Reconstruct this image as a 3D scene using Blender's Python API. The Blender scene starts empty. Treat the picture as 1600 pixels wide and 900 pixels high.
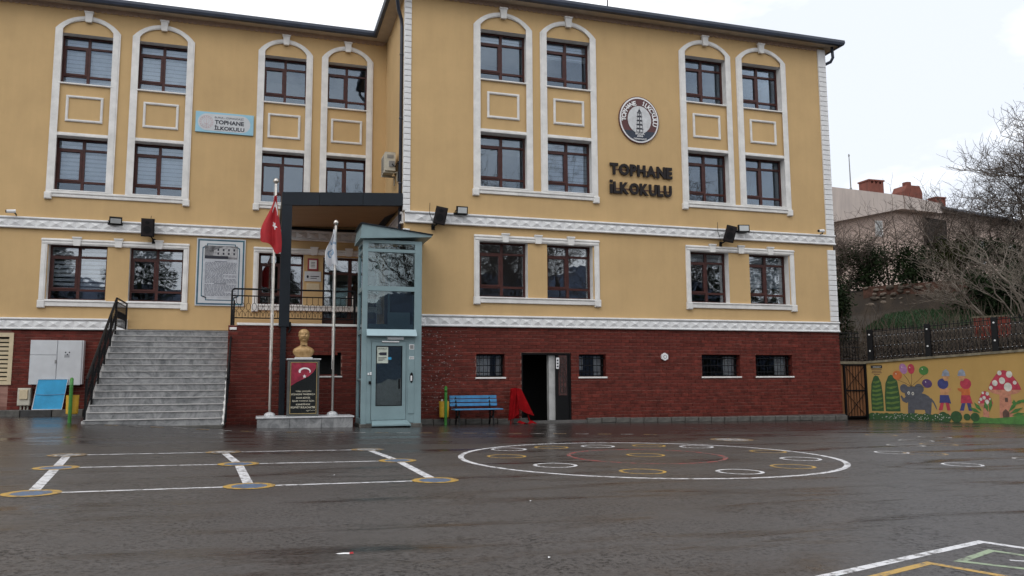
import bpy, math, random
from math import sin, cos, pi, sqrt, radians, atan2
from mathutils import Vector, Matrix
random.seed(7)
SC = bpy.context.scene
COL = SC.collection
# ------------------------------------------------------------------ camera
cam_d = bpy.data.cameras.new("camera"); cam = bpy.data.objects.new("camera", cam_d); COL.objects.link(cam)
SC.camera = cam
cr = Vector((0.954253, -0.298953, -0.005297)); cu = Vector((-0.028896, -0.109839, 0.993529)); cf = Vector((0.297601, 0.947925, 0.113453))
M = Matrix((( cr.x, cu.x, -cf.x, 0), (cr.y, cu.y, -cf.y, 0), (cr.z, cu.z, -cf.z, 1.2), (0, 0, 0, 1)))
cam.matrix_world = M
cam_d.sensor_width = 36.0; cam_d.lens = 1253.9/1600*36.0
cam_d.clip_start = 0.05; cam_d.clip_end = 6000
# ------------------------------------------------------------------ sky and sun (overcast)
W = bpy.data.worlds.new("World"); SC.world = W; W.use_nodes = True
nt = W.node_tree; nt.nodes.clear()
def wn(t): return nt.nodes.new(t)
out = wn('ShaderNodeOutputWorld'); bg = wn('ShaderNodeBackground'); sky = wn('ShaderNodeTexSky')
sky.sky_type = 'NISHITA'; sky.sun_disc = False; sky.sun_elevation = radians(48); sky.sun_rotation = radians(215)
tc = wn('ShaderNodeTexCoord'); mp = wn('ShaderNodeMapping'); mp.inputs['Scale'].default_value = (1, 1, 2.6)
nz = wn('ShaderNodeTexNoise'); nz.inputs['Scale'].default_value = 2.2; nz.inputs['Detail'].default_value = 6; nz.inputs['Roughness'].default_value = .55
rmp = wn('ShaderNodeValToRGB'); rmp.color_ramp.elements[0].position = .40; rmp.color_ramp.elements[0].color = (8.8, 9.3, 10.2, 1)
rmp.color_ramp.elements[1].position = .56; rmp.color_ramp.elements[1].color = (14.6, 14.7, 14.8, 1)
mix = wn('ShaderNodeMixRGB'); mix.inputs[0].default_value = .94
nt.links.new(tc.outputs['Generated'], mp.inputs['Vector']); nt.links.new(mp.outputs[0], nz.inputs['Vector'])
nt.links.new(nz.outputs['Fac'], rmp.inputs['Fac']); nt.links.new(sky.outputs[0], mix.inputs[1]); nt.links.new(rmp.outputs[0], mix.inputs[2])
nt.links.new(mix.outputs[0], bg.inputs['Color']); bg.inputs['Strength'].default_value = 0.1
nt.links.new(bg.outputs[0], out.inputs['Surface'])
sun_d = bpy.data.lights.new("sun", 'SUN'); sun_d.energy = 0.5; sun_d.angle = radians(30); sun_d.color = (1.0, .96, .9)
sun = bpy.data.objects.new("sun", sun_d); COL.objects.link(sun); sun.location = (-20, -20, 40)
sun.rotation_euler = Vector((0.45, 0.60, -0.80)).to_track_quat('-Z', 'Y').to_euler()
SC.view_settings.view_transform = 'Standard'; SC.view_settings.look = 'None'
SC.view_settings.exposure = 0.12; SC.view_settings.gamma = 1
SC.cycles.max_bounces = 8; SC.cycles.transparent_max_bounces = 16

# ------------------------------------------------------------------ materials
def mat(name, col, rough=.7, var=.12, scale=6.0, bump=0.0, bscale=60.0, metal=0.0, spec=.5, col2=None, stretch=(1, 1, 1), rand=0.0, emit=None):
    m = bpy.data.materials.new(name); m.use_nodes = True
    t = m.node_tree; b = t.nodes['Principled BSDF']
    b.inputs['Roughness'].default_value = rough; b.inputs['Metallic'].default_value = metal
    b.inputs['Specular IOR Level'].default_value = spec
    tcn = t.nodes.new('ShaderNodeTexCoord'); mpn = t.nodes.new('ShaderNodeMapping'); mpn.inputs['Scale'].default_value = stretch
    t.links.new(tcn.outputs['Object'], mpn.inputs['Vector'])
    n = t.nodes.new('ShaderNodeTexNoise'); n.inputs['Scale'].default_value = scale; n.inputs['Detail'].default_value = 7; n.inputs['Roughness'].default_value = .62
    t.links.new(mpn.outputs[0], n.inputs['Vector'])
    r = t.nodes.new('ShaderNodeValToRGB')
    c2 = col2 or tuple(c*(1-var*1.6) for c in col)
    c1 = tuple(min(1, c*(1+var*.7)) for c in col) if col2 is None else col
    r.color_ramp.elements[0].position = .32; r.color_ramp.elements[1].position = .68
    r.color_ramp.elements[0].color = (*c2, 1); r.color_ramp.elements[1].color = (*c1, 1)
    t.links.new(n.outputs['Fac'], r.inputs['Fac'])
    last = r.outputs[0]
    if rand:
        oi = t.nodes.new('ShaderNodeObjectInfo'); at = t.nodes.new('ShaderNodeAttribute'); at.attribute_name = 'rnd'
        ad = t.nodes.new('ShaderNodeMath'); ad.operation = 'ADD'; fr = t.nodes.new('ShaderNodeMath'); fr.operation = 'FRACT'
        t.links.new(oi.outputs['Random'], ad.inputs[0]); t.links.new(at.outputs['Fac'], ad.inputs[1]); t.links.new(ad.outputs[0], fr.inputs[0])
        mr = t.nodes.new('ShaderNodeMapRange'); mr.inputs['To Min'].default_value = 1-rand; mr.inputs['To Max'].default_value = 1+rand
        t.links.new(fr.outputs[0], mr.inputs['Value'])
        hs = t.nodes.new('ShaderNodeHueSaturation'); t.links.new(mr.outputs[0], hs.inputs['Value']); t.links.new(last, hs.inputs['Color']); last = hs.outputs[0]
    t.links.new(last, b.inputs['Base Color'])
    if bump:
        n2 = t.nodes.new('ShaderNodeTexNoise'); n2.inputs['Scale'].default_value = bscale; n2.inputs['Detail'].default_value = 4
        t.links.new(tcn.outputs['Object'], n2.inputs['Vector'])
        bp = t.nodes.new('ShaderNodeBump'); bp.inputs['Strength'].default_value = bump; bp.inputs['Distance'].default_value = .02
        t.links.new(n2.outputs['Fac'], bp.inputs['Height']); t.links.new(bp.outputs[0], b.inputs['Normal'])
    if emit:
        b.inputs['Emission Color'].default_value = (*emit, 1); b.inputs['Emission Strength'].default_value = 1
    return m

def plaster_mat(name, col):
    """painted plaster: fine grain, broad mottling and faint vertical rain streaks"""
    m = mat(name, col, .85, .05, .8, .25, 90)
    t = m.node_tree; b = t.nodes['Principled BSDF']; src = b.inputs['Base Color'].links[0].from_socket
    tcn = t.nodes.new('ShaderNodeTexCoord'); mpn = t.nodes.new('ShaderNodeMapping'); mpn.inputs['Scale'].default_value = (2.6, 2.6, .22)
    n = t.nodes.new('ShaderNodeTexNoise'); n.inputs['Scale'].default_value = 1.6; n.inputs['Detail'].default_value = 8; n.inputs['Roughness'].default_value = .7
    t.links.new(tcn.outputs['Object'], mpn.inputs[0]); t.links.new(mpn.outputs[0], n.inputs['Vector'])
    r = t.nodes.new('ShaderNodeValToRGB'); r.color_ramp.elements[0].position = .25; r.color_ramp.elements[1].position = .6
    r.color_ramp.elements[0].color = (.80, .79, .77, 1); r.color_ramp.elements[1].color = (1, 1, 1, 1)
    t.links.new(n.outputs['Fac'], r.inputs['Fac'])
    mx = t.nodes.new('ShaderNodeMixRGB'); mx.blend_type = 'MULTIPLY'; mx.inputs[0].default_value = .28
    t.links.new(src, mx.inputs[1]); t.links.new(r.outputs[0], mx.inputs[2]); t.links.new(mx.outputs[0], b.inputs['Base Color'])
    return m

def glass_mat(name, tint=(.55, .58, .6), base=.12, gloss=(.80, .88, 1.0)):
    m = bpy.data.materials.new(name); m.use_nodes = True; t = m.node_tree; t.nodes.clear()
    o = t.nodes.new('ShaderNodeOutputMaterial'); mx = t.nodes.new('ShaderNodeMixShader'); tr = t.nodes.new('ShaderNodeBsdfTransparent'); gl = t.nodes.new('ShaderNodeBsdfGlossy')
    tr.inputs['Color'].default_value = (*tint, 1); gl.inputs['Color'].default_value = (*gloss, 1); gl.inputs['Roughness'].default_value = .015
    fr = t.nodes.new('ShaderNodeFresnel'); fr.inputs['IOR'].default_value = 1.5
    ad = t.nodes.new('ShaderNodeMath'); ad.operation = 'ADD'; ad.inputs[1].default_value = base; ad.use_clamp = True
    t.links.new(fr.outputs[0], ad.inputs[0]); t.links.new(ad.outputs[0], mx.inputs[0]); t.links.new(tr.outputs[0], mx.inputs[1]); t.links.new(gl.outputs[0], mx.inputs[2])
    tcn = t.nodes.new('ShaderNodeTexCoord'); n2 = t.nodes.new('ShaderNodeTexNoise'); n2.inputs['Scale'].default_value = 1.7; n2.inputs['Detail'].default_value = 2
    t.links.new(tcn.outputs['Object'], n2.inputs['Vector']); bp = t.nodes.new('ShaderNodeBump'); bp.inputs['Strength'].default_value = .12; bp.inputs['Distance'].default_value = .02
    t.links.new(n2.outputs['Fac'], bp.inputs['Height']); t.links.new(bp.outputs[0], gl.inputs['Normal'])
    t.links.new(mx.outputs[0], o.inputs['Surface'])
    return m

def asphalt_mat():
    m = bpy.data.materials.new("wet_asphalt"); m.use_nodes = True; t = m.node_tree; b = t.nodes['Principled BSDF']
    tcn = t.nodes.new('ShaderNodeTexCoord')
    def noise(scale, detail, stretch=(1, 1, 1), rot=0.0, rough=.6, dist=0):
        mp_ = t.nodes.new('ShaderNodeMapping'); mp_.inputs['Scale'].default_value = stretch; mp_.inputs['Location'].default_value = (3.7, 8.3, 0); mp_.inputs['Rotation'].default_value = (0, 0, rot)
        n = t.nodes.new('ShaderNodeTexNoise'); n.inputs['Scale'].default_value = scale; n.inputs['Detail'].default_value = detail; n.inputs['Roughness'].default_value = rough; n.inputs['Distortion'].default_value = dist
        t.links.new(tcn.outputs['Object'], mp_.inputs[0]); t.links.new(mp_.outputs[0], n.inputs['Vector']); return n.outputs['Fac']
    def ramp(s, p0, c0, p1, c1):
        r = t.nodes.new('ShaderNodeValToRGB'); r.color_ramp.elements[0].position = p0; r.color_ramp.elements[1].position = p1
        r.color_ramp.elements[0].color = (*c0, 1); r.color_ramp.elements[1].color = (*c1, 1); t.links.new(s, r.inputs['Fac']); return r.outputs[0]
    def mul(a, c, f=1.0, mode='MULTIPLY'):
        x = t.nodes.new('ShaderNodeMixRGB'); x.blend_type = mode; x.inputs[0].default_value = f; t.links.new(a, x.inputs[1]); t.links.new(c, x.inputs[2]); return x.outputs[0]
    broad = noise(.16, 5, (1, 1.5, 1), radians(25), .6, .3)
    streak = noise(.55, 9, (.42, 2.3, 1), radians(22), .70, .5)
    grain = noise(85, 3); mid = noise(7, 6); pit = noise(26, 5, rough=.7); patch = noise(1.1, 4)
    c = ramp(broad, .35, (.042, .035, .032), .68, (.060, .052, .049))
    c = mul(c, ramp(streak, .34, (.45, .42, .41), .47, (1, 1, 1)))
    c = mul(c, ramp(grain, .36, (.42, .42, .42), .60, (1.0, 1.0, 1.0)), .85)
    c = mul(c, ramp(mid, .3, (.72, .72, .73), .65, (1.1, 1.08, 1.08)), .8)
    pm = t.nodes.new('ShaderNodeMixRGB'); pm.blend_type = 'MULTIPLY'; t.links.new(ramp(patch, .36, (.15, .15, .15), .60, (.95, .95, .95)), pm.inputs[0]); t.links.new(c, pm.inputs[1]); t.links.new(ramp(pit, .38, (.30, .30, .30), .52, (1.08, 1.08, 1.08)), pm.inputs[2]); c = pm.outputs[0]
    t.links.new(c, b.inputs['Base Color'])
    wet = mul(ramp(streak, .36, (.20, .20, .20), .50, (.48, .48, .48)), ramp(broad, .35, (.8, .8, .8), .65, (1.2, 1.2, 1.2)))
    sxyz = t.nodes.new('ShaderNodeSeparateXYZ'); t.links.new(tcn.outputs['Object'], sxyz.inputs[0]); near = t.nodes.new('ShaderNodeMapRange')      # rain water stands by the building
    near.inputs['From Min'].default_value = 12; near.inputs['From Max'].default_value = 20; near.inputs['To Min'].default_value = 1; near.inputs['To Max'].default_value = .5; t.links.new(sxyz.outputs['Y'], near.inputs['Value'])
    wet = mul(wet, near.outputs[0]); t.links.new(wet, b.inputs['Roughness']); b.inputs['Specular IOR Level'].default_value = .75
    sp = t.nodes.new('ShaderNodeMixRGB'); sp.inputs[1].default_value = (.85, .85, .85, 1); t.links.new(ramp(patch, .34, (.30, .30, .30), .60, (1, 1, 1)), sp.inputs[0]); t.links.new(ramp(pit, .40, (.15, .15, .15), .52, (1.0, 1.0, 1.0)), sp.inputs[2])
    sp2 = mul(sp.outputs[0], ramp(grain, .38, (.45, .45, .45), .56, (1.05, 1.05, 1.05)), .5); t.links.new(sp2, b.inputs['Specular IOR Level'])
    bp = t.nodes.new('ShaderNodeBump'); bp.inputs['Distance'].default_value = .010
    st = ramp(streak, .38, (.05, .05, .05), .55, (.55, .55, .55)); t.links.new(st, bp.inputs['Strength'])
    hm = mul(grain, pit, .5, 'MIX'); t.links.new(hm, bp.inputs['Height']); t.links.new(bp.outputs[0], b.inputs['Normal'])
    return m

def paint_mat(name, col, wear=.46):
    m = bpy.data.materials.new(name); m.use_nodes = True; t = m.node_tree; b = t.nodes['Principled BSDF']
    tcn = t.nodes.new('ShaderNodeTexCoord'); n = t.nodes.new('ShaderNodeTexNoise'); n.inputs['Scale'].default_value = 9; n.inputs['Detail'].default_value = 9; n.inputs['Roughness'].default_value = .75
    t.links.new(tcn.outputs['Object'], n.inputs['Vector'])
    r = t.nodes.new('ShaderNodeValToRGB'); r.color_ramp.elements[0].position = wear-.07; r.color_ramp.elements[1].position = wear+.05
    r.color_ramp.elements[0].color = (.085, .075, .07, 1); r.color_ramp.elements[1].color = (*col, 1)
    t.links.new(n.outputs['Fac'], r.inputs['Fac']); t.links.new(r.outputs[0], b.inputs['Base Color']); b.inputs['Roughness'].default_value = .42
    return m

def marble_mat(name, c1, c2, rough=.35):
    m = mat(name, c1, rough, .1, 2.2, col2=c2)
    t = m.node_tree
    for n in t.nodes:
        if n.type == 'TEX_NOISE': n.inputs['Distortion'].default_value = 2.2; n.inputs['Detail'].default_value = 10; n.inputs['Roughness'].default_value = .7
    return m

M_yellow = plaster_mat("ochre_plaster", (.585, .395, .188))
M_trim = mat("trim_white", (.76, .745, .72), .6, .10, 3, .15, 40)
M_trim_b = mat("band_white", (.78, .78, .78), .6, .10, 3, .15, 40)
M_brick = mat("red_brick", (.140, .026, .018), .7, .3, 5, .3, 50, rand=.20, spec=.22)
M_mortar = mat("mortar", (.42, .24, .19), .9, .3, 1.1, col2=(.10, .028, .020), stretch=(.7, 1, 4.5))
M_roof = mat("dark_blue_metal", (.035, .045, .07), .45, .15, 3)
M_soffit = mat("soffit_paint", (.50, .42, .33), .8, .08, 3)
M_scallop = mat("scallop_trim", (.46, .33, .25), .8, .1, 8)
M_frame = mat("mahogany_frame", (.068, .021, .017), .4, .25, 9, spec=.3)
M_pane = glass_mat("window_glass", (.84, .86, .88), .055, (.72, .85, 1.0))
M_paned = glass_mat("ground_floor_glass", (.84, .86, .88), .13, (.9, .95, 1)); M_clear = glass_mat("clear_glass", (.9, .9, .9), .0)
M_blind = mat("blind_fabric", (.85, .88, .88), .8, .06, 6)
M_blind2 = mat("blind_sheer", (.50, .53, .54), .8, .06, 6)
M_inside = mat("room_wall", (.30, .30, .28), .9, .1, 2)
M_black = mat("black_iron", (.006, .006, .007), .5, .2, 20, spec=.2)
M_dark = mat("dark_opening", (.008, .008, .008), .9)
M_ground = asphalt_mat()
M_wpaint = paint_mat("white_road_paint", (.70, .70, .72)); M_ypaint = paint_mat("yellow_road_paint", (.50, .30, .05)); M_bpaint = paint_mat("blue_road_paint", (.075, .135, .24))
M_rpaint = paint_mat("red_road_paint", (.45, .04, .04), .53); M_gpaint = paint_mat("green_road_paint", (.29, .37, .23)); M_fpaint = paint_mat("faded_white_paint", (.45, .44, .43), .52)
M_fypaint = paint_mat("faded_yellow_paint", (.40, .24, .07), .52)
M_marble = marble_mat("grey_marble", (.37, .37, .37), (.09, .095, .10)); M_marblew = marble_mat("white_marble", (.62, .62, .62), (.42, .43, .45))
M_tread = mat("pale_tread_edge", (.40, .39, .38), .6, .2, 8)
M_charcoal = mat("charcoal_cladding", (.009, .014, .021), .5, .15, 2, spec=.3)
M_wood = mat("soffit_board", (.40, .25, .13), .6, .2, 3, stretch=(.6, 8, 1), col2=(.29, .175, .085))
M_teal = mat("teal_steel", (.215, .305, .325), .4, .08, 2, spec=.5)
M_tealg = glass_mat("lift_glass", (.66, .72, .72), .06, (.85, .95, 1))
M_steel = mat("brushed_steel", (.62, .58, .53), .28, .1, 10, metal=1)
M_gold = mat("gold_paint", (.52, .34, .16), .42, .25, 9, metal=.25, col2=(.30, .17, .06))
M_flag = mat("flag_red", (.38, .010, .016), .75, .1, 5); M_white = mat("white_paint", (.80, .80, .80), .55, .05, 6); M_cloth = mat("white_cloth", (.62, .63, .66), .85, .08, 8)
M_printb = mat("print_blue", (.16, .28, .42), .7); M_granite = mat("black_granite", (.012, .014, .014), .18, .2, 60)
M_goldedge = mat("gold_line", (.45, .33, .14), .4); M_rose = mat("rose_red_print", (.42, .035, .07), .3, .35, 5, col2=(.14, .01, .025)); M_engr = mat("engraved_cream", (.60, .56, .44), .6)
M_blue = mat("bench_blue", (.06, .24, .46), .5, .18, 7); M_green = mat("bin_green", (.04, .20, .03), .4, .15, 8); M_ybin = mat("bin_yellow", (.62, .37, .03), .5, .15, 7)
M_redc = mat("red_cloth", (.20, .003, .005), .9, .25, 4, spec=.08); M_lightgrey = mat("cabinet_grey", (.58, .60, .62), .5, .06, 3); M_cream = mat("cream_frame", (.60, .50, .33), .6, .08, 6)
M_skyb = mat("sky_blue_sheet", (.03, .34, .62), .6, .14, 3); M_signb = mat("sign_blue", (.30, .55, .68), .5, .05, 3); M_ink = mat("ink", (.02, .022, .035), .7); M_pink = mat("emblem_pink", (.50, .36, .38), .6)
M_maroon = mat("emblem_maroon", (.10, .028, .028), .5, .1, 4); M_navy = mat("emblem_navy", (.02, .032, .055), .5); M_letter = mat("letter_black", (.016, .012, .013), .55, spec=.25)
M_teald = mat("poster_teal", (.05, .16, .20), .5, .3, 3, col2=(.03, .06, .12)); M_grey = mat("mid_grey", (.25, .25, .25), .7, .15, 10); M_acbox = mat("aged_white_plastic", (.55, .52, .43), .6, .1, 5)
M_stone = mat("grey_kerb_stone", (.105, .10, .09), .75, .3, 6, .3, 40); M_darkkerb = mat("dark_kerb_stone", (.045, .045, .045), .7, .3, 6); M_path = mat("grey_concrete", (.11, .105, .10), .65, .25, 3, .2, 60)
M_mural = plaster_mat("mural_ochre", (.43, .27, .085)); M_coping = mat("coping_concrete", (.22, .19, .13), .85, .3, 6, .3, 40)
M_gate = mat("reed_panel", (.30, .125, .045), .7, .3, 4, stretch=(14, 14, .6), col2=(.09, .035, .014))
M_soil = mat("hill_soil", (.055, .040, .028), .95, .4, 1.6, .6, 14, col2=(.028, .022, .018)); M_lawn = mat("lawn_green", (.022, .060, .018), .95, .35, 3, .5, 50)
M_leaf = mat("dark_leaf", (.028, .048, .018), .8, .5, 1.2, col2=(.009, .016, .008), spec=.12); M_leaf2 = mat("olive_leaf", (.045, .055, .016), .8, .4, 1.2, col2=(.022, .030, .011), spec=.12)
M_bark = mat("bare_bark", (.105, .085, .072), .9, .3, 4); M_barkp = mat("pale_bark", (.20, .17, .14), .9, .3, 4); M_twig = mat("dry_stem", (.105, .082, .060), .9, .4, 3)
M_house = mat("pink_plaster", (.60, .47, .40), .9, .12, .8, col2=(.50, .39, .335)); M_houseb = mat("pale_plaster_band", (.58, .50, .45), .9, .12, .8, col2=(.45, .39, .36), stretch=(3, 3, .5))
M_chim = mat("red_chimney", (.20, .062, .042), .85, .2, 3); M_litter = mat("litter_leaf", (.060, .042, .030), .9, .4, 2)
M_rubble = mat("rubble_stone", (.16, .13, .105), .9, .3, 5, rand=.5); M_hill = mat("far_hill", (.035, .055, .10), 1, .3, .01); M_redbrick2 = mat("planter_red", (.28, .045, .03), .85, .2, 5)
M_curt = mat("net_curtain", (.78, .80, .80), .9, .1, 5, stretch=(9, 9, 1))
M_lamp = mat("lamp_glass", (.50, .52, .52), .25, .05, 5)

# ------------------------------------------------------------------ mesh helpers
class MB:
    def __init__(s): s.v = []; s.f = []; s.m = []; s.mi = 0; s.rnd = []; s.r = 0.0
    def face(s, ids): s.f.append(ids); s.m.append(s.mi); s.rnd.append(s.r)
    def poly(s, pts):
        n = len(s.v); s.v += [tuple(p) for p in pts]; s.face(list(range(n, n+len(pts)))); return s
    def box(s, x0, x1, y0, y1, z0, z1, skip=''):
        n = len(s.v)
        s.v += [(x0, y0, z0), (x1, y0, z0), (x1, y1, z0), (x0, y1, z0), (x0, y0, z1), (x1, y0, z1), (x1, y1, z1), (x0, y1, z1)]
        for k, q in (('b', (0, 3, 2, 1)), ('t', (4, 5, 6, 7)), ('f', (0, 1, 5, 4)), ('r', (1, 2, 6, 5)), ('k', (2, 3, 7, 6)), ('l', (3, 0, 4, 7))):
            if k not in skip: s.face([n+i for i in q])
        return s
    def bev(s, x0, x1, y0, y1, z0, z1, c):
        """box whose front (y0) edges are chamfered by c"""
        n = len(s.v)
        s.v += [(x0, y1, z0), (x1, y1, z0), (x1, y1, z1), (x0, y1, z1), (x0, y0+c, z0), (x1, y0+c, z0), (x1, y0+c, z1), (x0, y0+c, z1),
                (x0+c, y0, z0+c), (x1-c, y0, z0+c), (x1-c, y0, z1-c), (x0+c, y0, z1-c)]
        for q in ((0, 3, 2, 1), (8, 9, 10, 11), (4, 5, 9, 8), (5, 6, 10, 9), (6, 7, 11, 10), (7, 4, 8, 11), (0, 1, 5, 4), (1, 2, 6, 5), (2, 3, 7, 6), (3, 0, 4, 7)): s.face([n+i for i in q])
        return s
    def prism(s, pts, y0, y1):
        """polygon in X,Z extruded from y0 (front) to y1"""
        n = len(s.v); k = len(pts)
        s.v += [(p[0], y0, p[1]) for p in pts]+[(p[0], y1, p[1]) for p in pts]
        s.face([n+i for i in range(k)]); s.face([n+k+i for i in reversed(range(k))])
        for i in range(k): s.face([n+(i+1) % k, n+i, n+k+i, n+k+(i+1) % k])
        return s
    def ring(s, a, b, y0, y1, closed=True):
        """band between two polylines a (outer) and b (inner) in X,Z, extruded y0..y1"""
        n = len(s.v); k = len(a)
        for y in (y0, y1):
            s.v += [(p[0], y, p[1]) for p in a]+[(p[0], y, p[1]) for p in b]
        for i in range(k if closed else k-1):
            j = (i+1) % k
            s.face([n+i, n+j, n+k+j, n+k+i]); s.face([n+2*k+j, n+2*k+i, n+3*k+i, n+3*k+j])
            s.face([n+j, n+i, n+2*k+i, n+2*k+j]); s.face([n+k+i, n+k+j, n+3*k+j, n+3*k+i])
        return s
    def tube(s, path, rad, n=6, cap=True):
        path = [Vector(p) for p in path]; base = len(s.v); K = len(path)
        if not hasattr(rad, '__len__'): rad = [rad]*K
        up = Vector((0.13, 0.31, 0.94))
        for i, p in enumerate(path):
            d = (path[min(i+1, K-1)]-path[max(i-1, 0)]).normalized()
            a = d.cross(up)
            if a.length < .05: a = d.cross(Vector((1, 0, 0)))
            a.normalize(); b = d.cross(a)
            for j in range(n):
                t = 2*pi*j/n; s.v.append(tuple(p+(a*cos(t)+b*sin(t))*rad[i]))
        for i in range(K-1):
            for j in range(n):
                q = base+i*n; s.face([q+j, q+(j+1) % n, q+n+(j+1) % n, q+n+j])
        if cap:
            s.face([base+j for j in reversed(range(n))]); s.face([base+(K-1)*n+j for j in range(n)])
        return s
    def lathe(s, prof, c=(0, 0, 0), n=16):
        base = len(s.v); K = len(prof)
        for r, z in prof:
            for j in range(n):
                t = 2*pi*j/n; s.v.append((c[0]+r*cos(t), c[1]+r*sin(t), c[2]+z))
        for i in range(K-1):
            for j in range(n):
                q = base+i*n; s.face([q+j, q+(j+1) % n, q+n+(j+1) % n, q+n+j])
        s.face([base+j for j in reversed(range(n))]); s.face([base+(K-1)*n+j for j in range(n)])
        return s
    def add(s, verts, faces, f=lambda p: p):
        n = len(s.v); s.v += [tuple(f(p)) for p in verts]
        for q in faces: s.face([n+i for i in q])
        return s
    def disc(s, cx, cz, rx, rz, y0, y1, n=20, a0=0, a1=2*pi):
        return s.prism([(cx+rx*cos(a0+(a1-a0)*i/n), cz+rz*sin(a0+(a1-a0)*i/n)) for i in range(n)], y0, y1)

ORI = {}
def wloc(o): return ORI.get(o.name, Vector((0, 0, 0)))
def mesh_of(name, mb, mats, smooth=False):
    me = bpy.data.meshes.new(name)
    me.from_pydata(mb.v, [], mb.f)
    for m in (mats if isinstance(mats, (list, tuple)) else [mats]): me.materials.append(m)
    if any(mb.m): me.polygons.foreach_set('material_index', mb.m)
    if smooth: me.polygons.foreach_set('use_smooth', [True]*len(me.polygons))
    if any(mb.rnd):
        a = me.attributes.new('rnd', 'FLOAT', 'FACE'); a.data.foreach_set('value', mb.rnd)
    me.update(); return me
def link(name, me, parent=None, loc=None, rotz=0.0):
    """loc = world place of the object's origin; the parent's world place is taken off"""
    o = bpy.data.objects.new(name, me); COL.objects.link(o)
    L = Vector(loc) if loc is not None else Vector((0, 0, 0))
    if parent is not None:
        o.parent = parent; o.location = L-wloc(parent)
    else: o.location = L
    o.rotation_euler = (0, 0, rotz); ORI[o.name] = L
    return o
def obj(name, mb, mats, parent=None, smooth=False, loc=None):
    """mesh whose vertices are given in world metres; loc moves the origin only"""
    L = Vector(loc) if loc is not None else (wloc(parent) if parent is not None else Vector((0, 0, 0)))
    if L.length: mb.v = [(x-L.x, y-L.y, z-L.z) for x, y, z in mb.v]
    return link(name, mesh_of(name, mb, mats, smooth), parent, L)
def tag(o, label=None, cat=None, group=None, kind=None):
    if label: o['label'] = label
    if cat: o['category'] = cat
    if group: o['group'] = group
    if kind: o['kind'] = kind
    return o
def thing(name, label, cat, loc=(0, 0, 0), group=None, rotz=0.0):
    o = bpy.data.objects.new(name, None); COL.objects.link(o); o.location = loc; o.empty_display_size = .3; o.rotation_euler = (0, 0, rotz)
    ORI[o.name] = Vector(loc); return tag(o, label, cat, group)
def copy_tree(o, parent=None):
    c = o.copy(); COL.objects.link(c); c.parent = parent; ORI[c.name] = wloc(o)
    for ch in list(o.children): copy_tree(ch, c)
    return c
def mesh_only(name, mb, mats, smooth=False): return mesh_of(name, mb, mats, smooth)

_tc = {}
def text_geo(s, bold=0.0, extrude=.01):
    key = (s, bold, extrude)
    if key in _tc: return _tc[key]
    cu_ = bpy.data.curves.new('txt', 'FONT'); cu_.body = s; cu_.size = 1; cu_.offset = bold; cu_.extrude = extrude; cu_.resolution_u = 3
    o = bpy.data.objects.new('txt', cu_); COL.objects.link(o)
    dg = bpy.context.evaluated_depsgraph_get(); me = bpy.data.meshes.new_from_object(o.evaluated_get(dg))
    v = [tuple(x.co) for x in me.vertices]; f = [list(p.vertices) for p in me.polygons]
    bpy.data.objects.remove(o); bpy.data.curves.remove(cu_); bpy.data.meshes.remove(me)
    _tc[key] = (v, f); return _tc[key]
def put_text(mb, s, x0, x1, z0, z1, y, bold=.02, th=.006):
    """text fitted into the box x0..x1, z0..z1, its face at y - th"""
    v, f = text_geo(s, bold, .5)
    xs = [p[0] for p in v]; ys = [p[1] for p in v]; a, b, c, d = min(xs), max(xs), min(ys), max(ys)
    sx = (x1-x0)/(b-a); sz = (z1-z0)/(d-c)
    mb.add(v, f, lambda p: (x0+(p[0]-a)*sx, y-th*(p[2]+.5), z0+(p[1]-c)*sz))

def ss(a, b, x):
    t = max(0, min(1, (x-a)/(b-a))); return t*t*(3-2*t)
def gz(x, y):
    """height of the yard: falls slightly to the right, a little swell by the stairs"""
    xx = max(-40, min(40, x))
    return -.0115*xx + .17*ss(.8, -4.2, x)*ss(14, 21, y)

# ------------------------------------------------------------------ ground
def ground():
    xs = [-1500, -300, -80, -40]+[-30+.5*i for i in range(121)]+[40, 80, 300, 1500]
    ys = [-1500, -300, -60, -20]+[-6+.5*i for i in range(73)]+[40, 80, 300, 1500]
    mb = MB(); nx = len(xs)
    for y in ys:
        for x in xs: mb.v.append((x, y, gz(x, y)))
    for j in range(len(ys)-1):
        for i in range(nx-1): mb.face([j*nx+i, j*nx+i+1, (j+1)*nx+i+1, (j+1)*nx+i])
    return tag(obj('ground', mb, M_ground, smooth=True), 'wet grey asphalt school yard with painted games', kind='structure')
GROUND = ground()
E_ = .0015
def gm(x, y, k): return gz(x, y)+E_*k+(.004 if y > 14.2 and x < 1.2 else .0)
def gring(name, cx, cy, r, w, m, k=1, n=40, a0=0, a1=2*pi, parent=None, lift=0.0):
    mb = MB(); full = abs(a1-a0-2*pi) < 1e-6; N = n if full else n+1
    for i in range(N):
        a = a0+(a1-a0)*i/n
        for q in (r-w/2, r+w/2):
            x, y = cx+q*cos(a), cy+q*sin(a); mb.v.append((x, y, gm(x, y, k)+lift))
    for i in range(n):
        j = (i+1) % N; mb.face([2*i, 2*i+1, 2*j+1, 2*j])
    return obj(name, mb, m, parent or GROUND, loc=(cx, cy, gz(cx, cy)) if not parent else None)
def gdisc(name, cx, cy, r, m, k=1, n=28, parent=None):
    mb = MB()
    for i in range(n):
        a = 2*pi*i/n; x, y = cx+r*cos(a), cy+r*sin(a); mb.v.append((x, y, gm(x, y, k)))
    mb.v.append((cx, cy, gm(cx, cy, k)))
    for i in range(n): mb.face([n, i, (i+1) % n])
    return obj(name, mb, m, parent or GROUND)
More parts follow.
